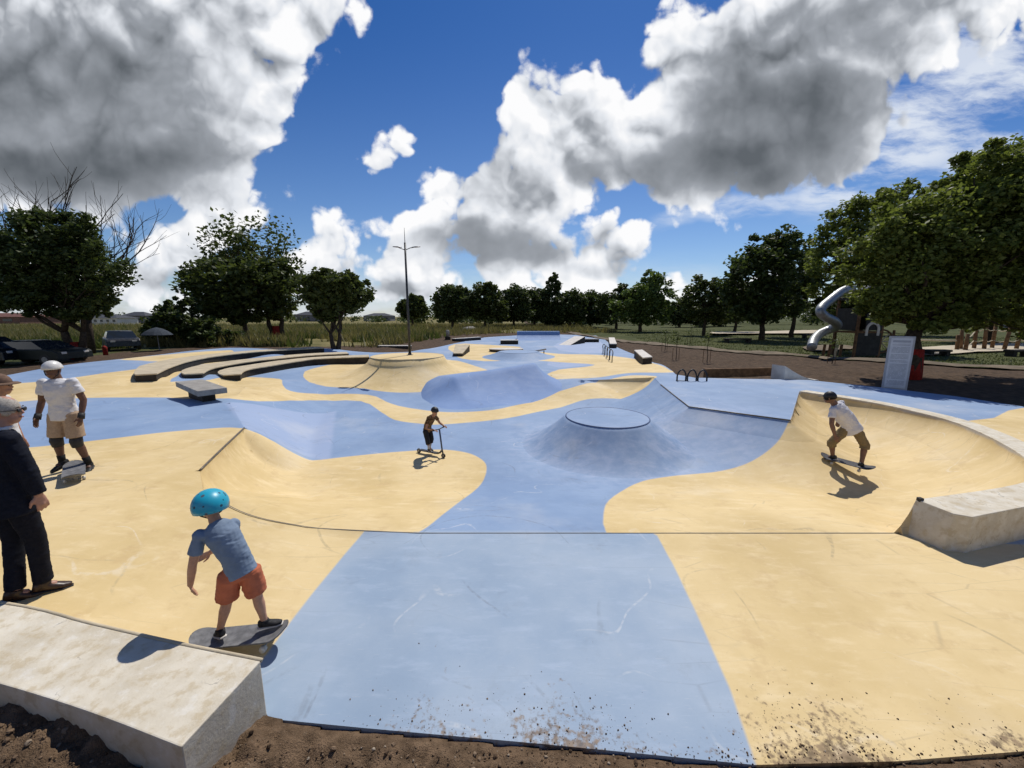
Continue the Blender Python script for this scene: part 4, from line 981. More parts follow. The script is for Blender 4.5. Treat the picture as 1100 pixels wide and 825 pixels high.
# the big broad-leaved tree at the right
b = base_at(986, 15.0)
tree('broadleaf_tree', 'big broad leaved tree with a red painted trunk beside the grey information panel', b, 2.0, .30,
     px_crowns(b, 15.0, [(1030,262,72,62),(965,285,52,62),(1085,232,66,66),(1000,325,66,30),(1110,318,80,40),(962,322,30,26),(1130,240,60,80),(1060,190,42,30),(940,268,26,34)]), M['leaf_big'], 600, 150, .165, red=1.15, rc=.17, limbs=16, seed=5)
b = base_at(925, 29)
tree('broadleaf_tree', 'light airy tree standing behind the slide tower', b, 3.2, .20,
     px_crowns(b, 29, [(912,262,34,42),(940,240,34,40),(896,290,26,30),(965,225,30,30),(945,290,36,36)]), M['leaf_big'], 260, 85, .24, rc=.16, limbs=10, seed=6)
for (u, y, lab, th, tr, boxes, lm, nc, per, sz, sd_) in [
  (820, 40, 'tall dark park tree in the middle of the right lawn', 2.6, .24, [(815,300,34,40),(838,285,26,38),(800,310,24,30),(825,330,34,18),(820,268,16,20)], 'leaf_dark', 230, 55, .42, 21),
  (852, 46, 'dark park tree directly behind the tall one on the right lawn', 2.8, .22, [(856,290,22,38),(868,310,20,34),(845,318,24,24)], 'leaf_dark', 150, 50, .44, 22),
  (757, 50, 'smaller dark tree at the near end of the right hand lawn trees', 2.4, .2, [(757,322,20,22),(742,330,12,14),(772,328,14,18),(760,305,14,12)], 'leaf_olive', 130, 45, .42, 23),
  (790, 58, 'rounded dark tree between two taller lawn trees', 2.4, .2, [(788,322,18,22),(800,330,16,16)], 'leaf_dark', 110, 45, .45, 24),
  (688, 62, 'pale green full tree at the end of the far tree row', 2.2, .26, [(690,325,24,22),(703,318,20,22),(676,328,18,18),(712,332,14,16),(698,303,12,12)], 'leaf_light', 190, 50, .50, 25),
  (662, 78, 'mid green tree left of the pale green one in the far row', 2.4, .26, [(662,330,16,18),(650,330,12,16),(668,316,10,10)], 'leaf_far', 120, 45, .55, 26)]:
    b = base_at(u, y); tree('park_tree', lab, b, th, tr, px_crowns(b, y, boxes), M[lm], nc, per, sz, rc=.19, limbs=8, group='trees on the right lawn', seed=sd_)
# the far row
WID = 1.3
for (u, y, boxes, lm, lab, sd_) in [
  (443, 84, [(443,331,12,9),(447,322,7,6)], 'leaf_olive', 'small round bush tree on the horizon right of the lamp post', 31),
  (486, 70, [(485,325,14,17),(492,318,9,12),(478,332,9,10)], 'leaf_far', 'dark round headed tree at the left end of the far row', 32),
  (521, 72, [(521,324,16,17),(512,330,10,14),(532,330,10,14),(522,310,9,8)], 'leaf_olive', 'wide olive green tree second in the far row', 33),
  (552, 80, [(552,325,13,17),(545,333,10,12),(560,330,9,14)], 'leaf_far', 'dark narrow tree third in the far row', 34),
  (574, 86, [(574,328,13,17),(582,324,9,14)], 'leaf_far', 'dark dense tree just left of the tall spire shaped one', 35),
  (594, 84, [(594,322,8,22),(594,306,5,12),(594,338,9,12)], 'leaf_far', 'tall narrow spire shaped dark tree in the far row', 36),
  (612, 82, [(612,328,13,17),(604,332,9,14),(620,330,8,14)], 'leaf_far', 'dark broad tree just right of the tall spire shaped one', 37),
  (634, 88, [(634,330,13,15),(643,334,9,12),(628,325,8,10)], 'leaf_dark', 'low dark tree before the gap in the far row', 38),
  (730, 90, [(730,334,14,12),(745,336,12,12)], 'leaf_far', 'low dim tree behind the right lawn', 39),
  (775, 95, [(775,334,16,12),(760,338,12,10)], 'leaf_far', 'distant low tree behind the pale lawn path', 40)]:
    b = base_at(u, y); tree('far_tree', lab, b, 2.2, .25, px_crowns(b, y, [(q[0], q[1]+1, q[2]*WID, q[3]*1.08) for q in boxes]), M[lm], 170, 45, .60, rc=.2, limbs=6, group='far row of trees', twigs=False, seed=sd_)
# left side
b = base_at(76, 21.5)
tree('dense_tree', 'big dense dark tree with forked red painted trunk at the left', b, 1.5, .22,
     px_crowns(b, 21.5, [(52,285,52,48),(96,285,32,48),(22,298,40,40),(-20,285,40,50),(70,325,46,20),(60,250,34,22)]), M['leaf_dark'], 400, 105, .20, red=.95, stems=3, rc=.18, limbs=12, seed=51)
b = base_at(296, 37)
tree('dense_tree', 'dark flat topped dense tree with red base behind the terrace ledges', b, 2.0, .3,
     px_crowns(b, 37, [(258,305,54,26),(225,308,28,24),(296,306,26,26),(262,330,50,18),(268,292,36,16)]), M['leaf_olive'], 330, 60, .42, red=1.5, stems=2, rc=.2, limbs=12, seed=52)
b = base_at(262, 43)
tree('sparse_tree', 'thin leaved tall tree rising behind the flat topped dense tree', b, 4.5, .22,
     px_crowns(b, 43, [(240,258,24,24),(285,262,32,24),(232,275,16,18),(312,285,12,22),(265,275,32,20)]), M['leaf_olive'], 150, 16, .42, rc=.30, limbs=24, seed=53)
b = base_at(359, 28)
tree('round_tree', 'neat round headed tree with a forked trunk left of the lamp post', b, 1.15, .2,
     px_crowns(b, 28, [(345,312,24,18),(376,313,19,18),(358,308,26,17),(355,332,22,12)]), M['leaf_olive'], 240, 60, .30, stems=2, red=.0, rc=.22, limbs=10, seed=54)
b = base_at(196, 31)
tree('shrub', 'bushy dark shrub left of the flat topped dense tree', b, .6, .14,
     px_crowns(b, 31, [(192,348,30,17),(212,352,26,14),(176,355,20,14),(230,362,30,9),(192,322,20,7)]), M['leaf_dark'], 170, 55, .32, cat='shrub', stems=3, rc=.22, limbs=8, seed=55)
# leafless tree
def bare_tree(label, base, boxes, y, seed):
    rng = np.random.default_rng(seed); t = thing('bare_tree', label, 'tree', base); mb = MB()
    mb.tube([(0,0,-.2),(.1,0,1.2),(.05,.1,2.4)], [.22,.19,.16], 8); n = 0
    def grow(p, d, L_, r, lv):
        nonlocal n
        q = p; pts = [tuple(p)]
        for i in range(4):
            d = d + rng.normal(size=3)*.10 + np.array([0,0,.06]); d /= np.linalg.norm(d); q = q + d*L_/4; pts.append(tuple(q))
        mb.tube(pts, [r*(1-.14*i) for i in range(5)], 6 if lv < 2 else 4, cap=False)
        if lv >= 4: return
        for j in range(3 if lv < 3 else 2):
            nd = d + rng.normal(size=3)*np.array([.55,.4,.30]); nd[2] = abs(nd[2])*.8+.25; grow(np.array(pts[2+(j % 3)]), nd/np.linalg.norm(nd), L_*rng.uniform(.58,.8), r*.48, lv+1)
    for k in range(9):
        a = k/9*2*math.pi; d = np.array([math.cos(a)*.75, math.sin(a)*.5, 1.0]); grow(np.array([.05,.1,2.0]), d/np.linalg.norm(d), 4.3, .10, 1)
    mb.build('trunk', M['bark'], t, smooth=True); return t
b = base_at(92, 25); bare_tree('leafless tree with upright bare branches behind the big dense dark tree', b, None, 25, 61)
b = base_at(-40, 27); bare_tree('leafless tree at the left border of the view', b, None, 27, 64)
# young staked saplings
def sapling(u, y, h, label, sd_):
    rng = np.random.default_rng(sd_); x = at(u, 345, y).x; z = zg(x, y); t = thing('sapling', label, 'sapling', (x, y, z), 0, 'young saplings in the soil')
    MB().tube(limb_path((0,0,-.1), (.05,0,h), rng, .03, 4), [.022,.02,.016,.012,.008], 6).build('trunk', M['bark'], t)
    for s in (-.28, .28): MB().tube([(s*.7,.05,-.1),(s*.7,.05,h*.42)], .014, 6).build('stake', M['wood'], t)
    cl = [np.array([rng.normal()*.16, rng.normal()*.16, h*rng.uniform(.55, 1.0)]) for k in range(7)]
    link('crown', leaf_mesh('crown', cl, [.18]*7, 9, .12, rng), M['leaf_olive'], t)
sapling(729, 24, 1.7, 'thin staked sapling in brown soil beside the pale topped ledges', 1)
sapling(763, 21.5, 1.8, 'single thin sapling nearest the path on the right soil', 2)
sapling(716, 29, 1.6, 'thin staked sapling with twin stakes left of the other soil saplings', 3)
sapling(743, 33, 1.7, 'small staked sapling farther back beyond the path', 4)
sapling(900, 19.5, 1.5, 'thin sapling in the grass before the slide tower', 5)
sapling(524, 58, 2.3, 'slim sapling standing in dry grass behind the park corner', 6)
# grass: dry field at the left, short turf at the right
def blades(name, n, fx, hmin, hmax, m, seed, wd=.05):
    rng = np.random.default_rng(seed); x, y = fx(rng, n); d, _, _ = poly_d(x, y, EDGE); k = ~inside(x, y, EDGE) & (d > 3.5); x, y = x[k], y[k]
    z = zterr(x, y) - .03; n = len(x); h = rng.uniform(hmin, hmax, n); a = rng.uniform(0, math.pi, n); w_ = wd*rng.uniform(.6, 1.6, n); lx = rng.normal(size=n)*.35*h; ly = rng.normal(size=n)*.35*h
    V = np.stack([np.stack([x-np.cos(a)*w_, y-np.sin(a)*w_, z], 1), np.stack([x+np.cos(a)*w_, y+np.sin(a)*w_, z], 1), np.stack([x+lx, y+ly, z+h], 1)], 1).reshape(-1, 3)
    o = link(name, grid_mesh(name, V, np.arange(n*3).reshape(-1, 3)), m); o['kind'] = 'stuff'; return o
def f_left(rng, n):
    y = 30 + 75*rng.random(n)**1.6; x = -2 - rng.random(n)*1.5*y + 4; cl = fbm(x*.25, y*.25, 3, 77); k = (cl > .42) & (x < 3-.08*y); return x[k], y[k]
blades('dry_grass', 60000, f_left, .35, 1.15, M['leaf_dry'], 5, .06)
def f_left2(rng, n):
    y = 29 + 70*rng.random(n)**1.5; x = -2 - rng.random(n)*1.5*y + 4; cl = fbm(x*.16, y*.16, 3, 99); k = (cl > .50) & (x < 2-.06*y); return x[k], y[k]
blades('weeds', 36000, f_left2, .3, 1.0, M['leaf_olive'], 6, .08)
def f_right(rng, n):
    y = 13 + 60*rng.random(n)**1.5; xr = np.interp(y, [12.5,15.5,18.3,21.5,26.5,33,41,51,60,70,100], [36,27,22,18.6,15.6,13.2,11.7,10.3,8.8,6.5,4]); x = xr + .9 + rng.random(n)**1.3*45; return x, y
blades('short_grass', 45000, f_right, .04, .16, M['leaf_grass'], 7, .035)
def f_far(rng, n):
    y = 58 + 40*rng.random(n); x = rng.uniform(-9, 16, n); cl = fbm(x*.3, y*.3, 3, 55); k = cl > .47; return x[k], y[k]
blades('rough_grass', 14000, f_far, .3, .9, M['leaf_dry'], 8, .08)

# ================================================================== PEOPLE
def remesh(mb, name, voxel, smooth=3, wrinkle=0.0, wscale=14.0, seed=0):
    me = mb.mesh('tmp'); o = bpy.data.objects.new('tmp', me); C.objects.link(o)
    m = o.modifiers.new('r', 'REMESH'); m.mode = 'VOXEL'; m.voxel_size = voxel
    if smooth: s = o.modifiers.new('s', 'SMOOTH'); s.iterations = smooth; s.factor = .5
    dg = bpy.context.evaluated_depsgraph_get(); me2 = bpy.data.meshes.new_from_object(o.evaluated_get(dg)); me2.name = name
    bpy.data.objects.remove(o); bpy.data.meshes.remove(me)
    if wrinkle:
        for v in me2.vertices:
            p = v.co*wscale + Vector((seed*3.1, 0, 0)); k = mnoise.noise(p)*.6 + abs(mnoise.noise(Vector((p.x*.7, p.y*.7, p.z*2.4))))*.9 - .3; v.co += v.normal*wrinkle*k
    me2.materials.clear(); return me2
def V3(p): return Vector(p)
def hand(mb, w, d, palm_n, S, thumb_side, curl=.5):
    """palm and five bent fingers leaving the wrist w along d"""
    d = d.normalized(); n = (palm_n - d*palm_n.dot(d)).normalized(); s = d.cross(n)*thumb_side
    L_ = .085*S
    mb.loft([(w, s*.026*S, n*.020*S), (w+d*.03*S, s*.036*S, n*.017*S), (w+d*L_, s*.040*S, n*.013*S)], 12)
    mb.ball(w+d*L_, (.022*S,)*3, 8, 6)
    for i, (off, ln) in enumerate(((.030, .066), (.010, .076), (-.011, .070), (-.030, .054))):
        p = w + d*(L_-.012*S) + s*off*S; q = [p]; dd = d + s*off*2.2
        dd.normalize(); cur = dd.copy()
        for k, fr in enumerate((.45, .32, .23)):
            cur = (cur + n*curl*(.35+.25*k)).normalized(); q.append(q[-1] + cur*ln*fr*1.25*S)
        mb.tube(q, [.0098*S, .0092*S, .0082*S, .0065*S], 8)
    p = w + d*.022*S + s*.026*S; t1 = (d*.65 + s*.75 + n*.25).normalized(); t2 = (d*.9 + s*.25 + n*.3).normalized()
    mb.tube([p, p+t1*.036*S, p+t1*.036*S+t2*.032*S, p+t1*.036*S+t2*.056*S], [.014*S, .012*S, .0105*S, .0075*S], 8)
def person(label, loc, J, S=1.0, rz=0.0, child=False, face=(0,1,0), skin=(.36,.20,.13), shirt=None, bottom=None, shoe=None, hands=(0.4,0.4), grip=None, vox=.009, cat='person', wide=1.0, hair=None, socks=None, shoe_sole=None, head_up=(0,0,1), jacket=False):
    J = {k: V3(v) for k, v in J.items()}
    t = thing('person', label, cat, loc, rz)
    skm = pm('skin', skin, .10, 30, .55, .35)
    hx = (J['hL']-J['hR']).normalized(); sx = (J['sL']-J['sR']).normalized()
    up = (J['che']-J['pel']).normalized()
    def ring(c, ax, w_, d_, upv=None):
        u_ = upv or up; ax = (ax - u_*ax.dot(u_)).normalized(); b = u_.cross(ax).normalized(); return (c, ax*w_*S*wide, b*d_*S*wide)
    mid = lambda a, b, f: a + (b-a)*f
    mx = (hx+sx).normalized(); nk = (J['nek']-J['che']).normalized()
    W = dict(hip=(.150,.112), wai=(.132,.102), rib=(.145,.110), che=(.160,.116), shl=(.140,.086), nek=(.070,.062))
    if child: W = dict(hip=(.138,.118), wai=(.126,.108), rib=(.138,.112), che=(.150,.118), shl=(.125,.088), nek=(.068,.062))
    def torso(ex, z0=-.10, top=True):
        r = [ring(J['pel']+up*z0*S, hx, W['hip'][0]*.86+ex, W['hip'][1]*.9+ex), ring(J['pel'], hx, W['hip'][0]+ex, W['hip'][1]+ex), ring(J['wai'], mx, W['wai'][0]+ex, W['wai'][1]+ex),
             ring(mid(J['wai'], J['che'], .5), mx, W['rib'][0]+ex, W['rib'][1]+ex), ring(J['che'], sx, W['che'][0]+ex, W['che'][1]+ex), ring(mid(J['che'], J['nek'], .62), sx, W['shl'][0]+ex, W['shl'][1]+ex, nk), ring(J['nek'], sx, W['nek'][0]+ex*.6, W['nek'][1]+ex*.6, nk)]
        return r
    fd = V3(face).normalized(); hu = (V3(head_up) - fd*V3(head_up).dot(fd)).normalized(); fx = fd.cross(hu).normalized()      # face, up, right
    HR = Matrix((fx, fd, hu)).transposed()
    hs = S*(1.22 if child else 1.0)
    H = J['hed']
    def hp(x, y, z): return H + HR @ Vector((x, y, z))*hs
    # ---- body
    b = MB(); b.loft(torso(0), 18)
    b.tube([J['nek']-nk*.03*S, mid(J['nek'], H, .5), H - hu*.03*hs], [.062*S, .054*S*(1.05 if not child else .95), .05*hs], 12)
    b.ball(H + hu*.015*hs - fd*.008*hs, (.076*hs, .094*hs, .108*hs), 16, 12, HR); b.ball(hp(0, .030, -.052), (.056*hs, .058*hs, .058*hs), 12, 8, HR)
    b.ball(hp(0, .050, -.085), (.028*hs, .028*hs, .020*hs), 10, 6, HR)
    b.loft([(hp(0, .082, .020), fx*.007*hs, fd*.008*hs), (hp(0, .094, -.005), fx*.011*hs, fd*.014*hs), (hp(0, .094, -.022), fx*.015*hs, fd*.016*hs), (hp(0, .080, -.030), fx*.012*hs, fd*.010*hs)], 8)
    b.loft([(hp(-.026, .083, -.052), fx*.002*hs, hu*.003*hs), (hp(0, .090, -.050), hu*.009*hs, fd*.008*hs), (hp(.026, .083, -.052), fx*.002*hs, hu*.003*hs)], 8)
    for s in (-1, 1): b.ball(hp(s*.076, -.008, -.005), (.012*hs, .020*hs, .030*hs), 8, 6, HR)
    for side, sg in (('L', 1), ('R', -1)):
        s_, e_, w_ = J['s'+side], J['e'+side], J['w'+side]
        b.tube([mid(J['che'], s_, .55), s_, mid(s_, e_, .35), e_, mid(e_, w_, .3), w_], [.055*S, .056*S, .050*S, .040*S, .041*S, .028*S], 12); b.ball(s_, .058*S, 10, 8)
        h_, k_, a_ = J['h'+side], J['k'+side], J['a'+side]
        b.tube([mid(J['pel'], h_, .6), h_, mid(h_, k_, .5), k_, mid(k_, a_, .32), mid(k_, a_, .7), a_], [.08*S, .086*S, .072*S, .052*S, .055*S, .040*S, .035*S], 12)
        td = (J['t'+side]-a_); td.z *= .4; td.normalize(); b.tube([a_, a_ - V3((0,0,.03*S)), a_ + td*.07*S - V3((0,0,.045*S))], [.036*S, .04*S, .03*S], 10)
        hd = J.get('d'+side, (w_-e_)).normalized(); pn = J.get('p'+side, V3((-sg*.6, .2, 0)) @ Matrix.Identity(3) if False else (sx*(-sg) + V3((0,0,-.1)))); hand(b, w_, hd, pn, S*(1.0 if not child else .95), J.get('th'+side, V3((sg, 0, 0))).x if ('th'+side) in J else sg, hands[0 if side == 'L' else 1])
    body = link('body', remesh(b, 'body', vox*.62, 2), skm, t, True)
    for s in (-1, 1):
        MB().ball(hp(s*.031, .083, .012), (.0125*hs, .008*hs, .0085*hs), 8, 6, HR).build('eye', mat('eye_dark', (.03,.02,.015), .3), t, True)
        MB().loft([(hp(s*.046, .080, .032), hu*.003*hs, fd*.004*hs), (hp(s*.030, .089, .037), hu*.005*hs, fd*.004*hs), (hp(s*.015, .088, .033), hu*.003*hs, fd*.004*hs)], 6).build('eyebrow', mat('brow', (.05,.035,.025), .9), t, True)
    MB().loft([(hp(-.022, .088, -.050), hu*.002*hs, fd*.002*hs), (hp(0, .0975, -.050), hu*.005*hs, fd*.004*hs), (hp(.022, .088, -.050), hu*.002*hs, fd*.002*hs)], 8).build('lips', pm('lips', (.30,.12,.10), .1, 20, .5), t, True)
    # ---- garments
    if shirt:
        m_, sl, ex, hem, nm = shirt['m'], shirt.get('sleeve', .55), shirt.get('ex', .016), shirt.get('hem', -.05), shirt.get('name', 'shirt')
        g = MB(); r = torso(ex, hem, True); r[0] = ring(J['pel']+up*hem*S, hx, W['hip'][0]+ex*1.25, W['hip'][1]+ex*1.25); g.loft(r, 20)
        for side in 'LR':
            s_, e_, w_ = J['s'+side], J['e'+side], J['w'+side]; r0 = shirt.get('r', .064)
            if sl <= 1: g.tube([mid(J['che'], s_, .45), s_, mid(s_, e_, sl*.5), mid(s_, e_, sl)], [r0*S, (r0+.002)*S, (r0+.002)*S, (r0+.006)*S], 12)
            else: g.tube([mid(J['che'], s_, .45), s_, mid(s_, e_, .5), e_, mid(e_, w_, .5), mid(e_, w_, sl-1)], [r0*S, (r0+.004)*S, r0*S, (r0-.006)*S, (r0-.012)*S, (r0-.016)*S], 12)
            g.ball(s_, (r0+.002)*S, 10, 8)
        link(nm, remesh(g, nm, vox*.8, 3, shirt.get('wr', .007)*S, 15/S, 1), m_, t, True)
    if bottom:
        m_, ln, nm = bottom['m'], bottom.get('len', .85), bottom.get('name', 'shorts'); r0 = bottom.get('r', .094); ex = .012
        g = MB(); g.loft([ring(J['pel']-up*.10*S, hx, W['hip'][0]*.9+ex, W['hip'][1]*.95+ex), ring(J['pel'], hx, W['hip'][0]+ex, W['hip'][1]+ex), ring(mid(J['pel'], J['wai'], .75), mx, W['wai'][0]+ex+.003, W['wai'][1]+ex+.003)], 18)
        for side in 'LR':
            h_, k_, a_ = J['h'+side], J['k'+side], J['a'+side]
            if ln <= 1: g.tube([mid(J['pel'], h_, .6), h_, mid(h_, k_, ln*.5), mid(h_, k_, ln)], [r0*.95*S, (r0+.004)*S, (r0+.002)*S, (r0+.004)*S], 14)
            elif ln < 1.6: g.tube([mid(J['pel'], h_, .6), h_, mid(h_, k_, .6), k_, mid(k_, a_, ln-1)], [r0*.95*S, r0*S, (r0-.008)*S, (r0-.014)*S, (r0-.012)*S], 14)
            else: g.tube([mid(J['pel'], h_, .6), h_, mid(h_, k_, .6), k_, mid(k_, a_, .5), mid(k_, a_, ln-1)], [r0*.95*S, r0*S, (r0-.012)*S, (r0-.024)*S, (r0-.030)*S, (r0-.028)*S], 14)
        link(nm, remesh(g, nm, vox*.8, 3, bottom.get('wr', .006)*S, 13/S, 2), m_, t, True)
    for side in 'LR':
        a_ = J['a'+side]; td = (J['t'+side]-a_); tl = td.length; td.normalize(); dn = V3((0,0,-1)); dn = (dn - td*dn.dot(td)).normalized(); sd_ = td.cross(dn)
        if shoe:
            g = MB(); P0 = a_ + dn*.045*S
            g.loft([(P0-td*.062*S-dn*.02*S, sd_*.022*S, dn*.030*S), (P0-td*.045*S-dn*.012*S, sd_*.036*S, dn*.044*S), (P0-dn*.016*S, sd_*.040*S, dn*.050*S), (P0+td*.06*S, sd_*.044*S, dn*.036*S), (P0+td*.12*S+dn*.008*S, sd_*.046*S, dn*.026*S), (P0+td*.172*S+dn*.012*S, sd_*.026*S, dn*.018*S)], 14)
            g.tube([a_-dn*.015*S, a_+dn*.03*S], [.045*S, .047*S], 12)
            so = link('shoe', remesh(g, 'shoe', vox*.6, 2), shoe, t, True)
            g = MB().loft([(P0-td*.070*S+dn*.030*S, sd_*.026*S, dn*.010*S), (P0-td*.04*S+dn*.030*S, sd_*.042*S, dn*.011*S), (P0+td*.05*S+dn*.030*S, sd_*.045*S, dn*.011*S), (P0+td*.12*S+dn*.030*S, sd_*.050*S, dn*.010*S), (P0+td*.182*S+dn*.028*S, sd_*.028*S, dn*.008*S)], 14)
            g.build('sole', shoe_sole or M['white_top'], so, True)
        if socks: MB().tube([a_-dn*.0*S, mid(a_, J['k'+side], socks[1])], [.040*S, .046*S], 12).build('sock', socks[0], t, True)
    return t, dict(J=J, H=H, HR=HR, hs=hs, hp=hp, fd=fd, hu=hu, fx=fx, S=S, mid=mid)
def dome(I, name, m, t, r=(.098,.118,.118), z0=-.02, tilt=0.0, c=(0,-.005,.012), n=24):
    """helmet or cap shell: half ellipsoid over the skull"""
    R_ = I['HR'] @ Matrix.Rotation(tilt, 3, 'X'); vs, fs = [], []; hs = I['hs']; H = I['H'] + I['HR'] @ Vector(c)*hs; K = 9
    for i in range(K+1):
        a = (math.pi*.5 + z0*-1)*(i/K) + .0
        for k in range(n):
            t_ = 2*math.pi*k/n; vs.append(H + R_ @ Vector((r[0]*math.sin(a)*math.cos(t_), r[1]*math.sin(a)*math.sin(t_), r[2]*math.cos(a)))*hs)
    for i in range(K):
        for k in range(n): fs.append((i*n+k, i*n+(k+1)%n, (i+1)*n+(k+1)%n, (i+1)*n+k))
    o = MB().add(vs, fs)
    me = o.mesh(name); bm = bmesh.new(); bm.from_mesh(me); bmesh.ops.remove_doubles(bm, verts=bm.verts, dist=1e-4); bmesh.ops.recalc_face_normals(bm, faces=bm.faces); bm.to_mesh(me); bm.free()
    ob = link(name, me, m, t, True); sm = ob.modifiers.new('thick', 'SOLIDIFY'); sm.thickness = .010*hs; sm.offset = -1; return ob
def skateboard(label, loc, rz, pitch=0.0, roll=0.0, L_=.78, w_=.20, top=None, flip=0.0):
    t = thing('skateboard', label, 'skateboard', loc); t.rotation_euler = (roll, pitch, rz)
    pts = []; n = 10
    vs, fs = [], []; NS = 49
    for i in range(NS):
        s = -math.cos(math.pi*i/(NS-1)); x = s*L_/2; e = max(0, abs(s)-.72)/.28; ww = max(w_/2*math.sqrt(max(0, 1-e**2.2)), .004); z = .095 + .055*(max(0, abs(s)-.66)/.34)**1.5
        for j in range(5): q = -1 + j/2; vs.append((x, q*ww, z + .006*abs(q)**2))
        for j in range(5): q = -1 + j/2; vs.append((x, q*ww, z - .012 + .006*abs(q)**2))
    for i in range(NS-1):
        a, b = i*10, i*10+10
        for j in range(4): fs.append((a+j, b+j, b+j+1, a+j+1)); fs.append((a+5+j, a+6+j, b+6+j, b+5+j))
        fs.append((a, a+5, b+5, b)); fs.append((a+4, b+4, b+9, a+9))
    fs += [(0,1,2,3,4,9,8,7,6,5), tuple(np.array((0,5,6,7,8,9,4,3,2,1))+(NS-1)*10)]
    MB().add(vs, fs).build('deck', top or M['grip'], t)
    for s in (-1, 1):
        MB().tube([(s*.21,-.095,.03),(s*.21,.095,.03)], .007, 8).loft([((s*.21,0,.028),(.018,0,0),(0,.035,0)), ((s*.205,0,.086),(.035,0,0),(0,.03,0))], 10).build('truck', M['steel'], t)
        for q in (-1, 1): MB().tube([(s*.21, q*.075, .028), (s*.21, q*.108, .028)], [.027, .026], 14).build('wheel', M['rubber'], t, True)
    return t
M['grip'] = pm('grip_tape', (.10,.10,.105), .2, 30, .9, .2); M['deck_grey'] = pm('worn_grey_deck', (.15,.15,.155), .3, 14, .7, .3)
def cloth(name, col, var=.12, sc=40, rough=.85): return pm(name, col, var, sc, rough, .15)

# ---- the child in the blue helmet riding off the near ledge
KS = 1.09; kx, ky = -2.27, 2.80; zk = zp(kx, ky)
bt = .112                                            # height of the deck above the ground under the feet
J = dict(pel=(.095,.02,.655), wai=(.070,.02,.760), che=(-.010,.03,.920), nek=(-.070,.055,1.005), hed=(-.125,.10,1.105),
 sL=(-.125,-.03,.950), sR=(.012,.120,.950), eL=(-.175,-.065,.740), wL=(-.235,-.04,.565), eR=(-.10,.23,.79), wR=(-.27,.21,.66),
 hL=(.030,-.01,.615), hR=(.150,.04,.615), kL=(-.030,.01,.385), kR=(.165,.06,.395), aL=(-.085,-.02,bt+.070), aR=(.195,.06,bt+.080), tL=(-.195,.06,bt+.02), tR=(.365,.12,bt+.075),
 dL=(.0,.25,-1.0), pL=(.6,.5,.1), dR=(-.8,-.1,-.45))
J = {k: tuple(q*KS for q in v) if k[0] not in 'dp' or k == 'pel' else v for k, v in J.items()}
t, I = person('child in turquoise helmet, blue shirt and orange shorts riding a skateboard', (kx, ky, zk), J, S=.68*KS, child=True, wide=.93, face=(-.66,.70,-.25), skin=(.50,.27,.17), vox=.0085,
 shirt=dict(m=cloth('blue_heather', (.19,.245,.325), .12, 9), sleeve=.62, ex=.020, hem=-.06, wr=.008), bottom=dict(m=cloth('orange_cotton', (.50,.15,.075), .14, 9), len=.80, r=.108, wr=.010),
 shoe=pm('black_canvas', (.018,.018,.02), .3, 30, .7, .3), hands=(.45,.5))
def helmet_dots():
    m = mat('turquoise_shell', (.02,.36,.50), .38, .45); tt_ = NT(m.node_tree); b = tt_.n['Principled BSDF']; oc = tt_.add('ShaderNodeTexCoord').outputs['Object']
    v = tt_.voro(oc, 17.0); v2 = tt_.voro(tt_.vec('ADD', oc, (3.3,1.7,.4)), 9.0)
    c = tt_.mix(tt_.sstep(v2, .19, .15), (.02,.36,.50), (.10,.12,.14)); c = tt_.mix(tt_.sstep(v, .20, .16), c, (.012,.06,.10)); tt_.put(b.inputs['Base Color'], c); return m
hm = dome(I, 'helmet', helmet_dots(), t, r=(.140,.160,.142), z0=-.34, tilt=.10)
for a in (-.9,-.3,.3,.9):
    hp = I['hp']; MB().ball(hp(math.sin(a)*.078, -.02+math.cos(a)*.05, .123), (.012*I['hs'], .018*I['hs'], .008*I['hs']), 10, 6, I['HR']).build('vent', M['black'], hm, True)
for s in (-1, 1): MB().tube([I['hp'](s*.098,.02,-.02), I['hp'](s*.072,.03,-.07), I['hp'](s*.02,.05,-.108)], .006, 6).build('strap', M['black'], t, True)
skateboard('grey topped skateboard under the child in orange shorts', (kx+.04, ky+.02, zk+.012), .10, -.03, .0, L_=.74, w_=.215, top=M['deck_grey'])

# ---- man in the dark suit seen from behind
mx_, my_ = -4.14, 3.02
J = dict(pel=(0,0,.93), wai=(.0,0,1.06), che=(-.01,.0,1.30), nek=(-.01,.03,1.47), hed=(.02,.075,1.615), sL=(-.17,.06,1.42), sR=(.17,-.06,1.42), eL=(-.25,.02,1.14), wL=(-.27,.08,.90), eR=(.225,-.03,1.15), wR=(.225,.01,.92),
 hL=(-.085,.03,.90), hR=(.085,-.03,.90), kL=(-.095,.03,.50), kR=(.08,.04,.50), aL=(-.06,-.06,.085), aR=(.05,.05,.085), tL=(.06,.07,.035), tR=(.18,.20,.04))
t, I = person('grey haired man in dark navy suit and sunglasses walking at the left edge', (mx_, my_, zp(mx_, my_)), J, S=1.0, face=(.86,.45,-.08), skin=(.42,.22,.155), vox=.014,
 shirt=dict(m=cloth('navy_wool', (.010,.012,.020), .2, 40), sleeve=1.93, ex=.030, hem=-.16, r=.070, name='jacket', wr=.006), bottom=dict(m=cloth('navy_trousers', (.009,.010,.016), .2, 40), len=1.97, r=.092, name='trousers'),
 shoe=pm('brown_leather', (.045,.024,.014), .2, 20, .4, .4), shoe_sole=M['black'], hands=(.5,.5))
hp = I['hp']; hr = dome(I, 'hair', pm('grey_hair', (.40,.36,.31), .25, 90, .9, .15), t, r=(.083,.100,.104), z0=-.30, tilt=-.38, c=(0,-.016,.018))
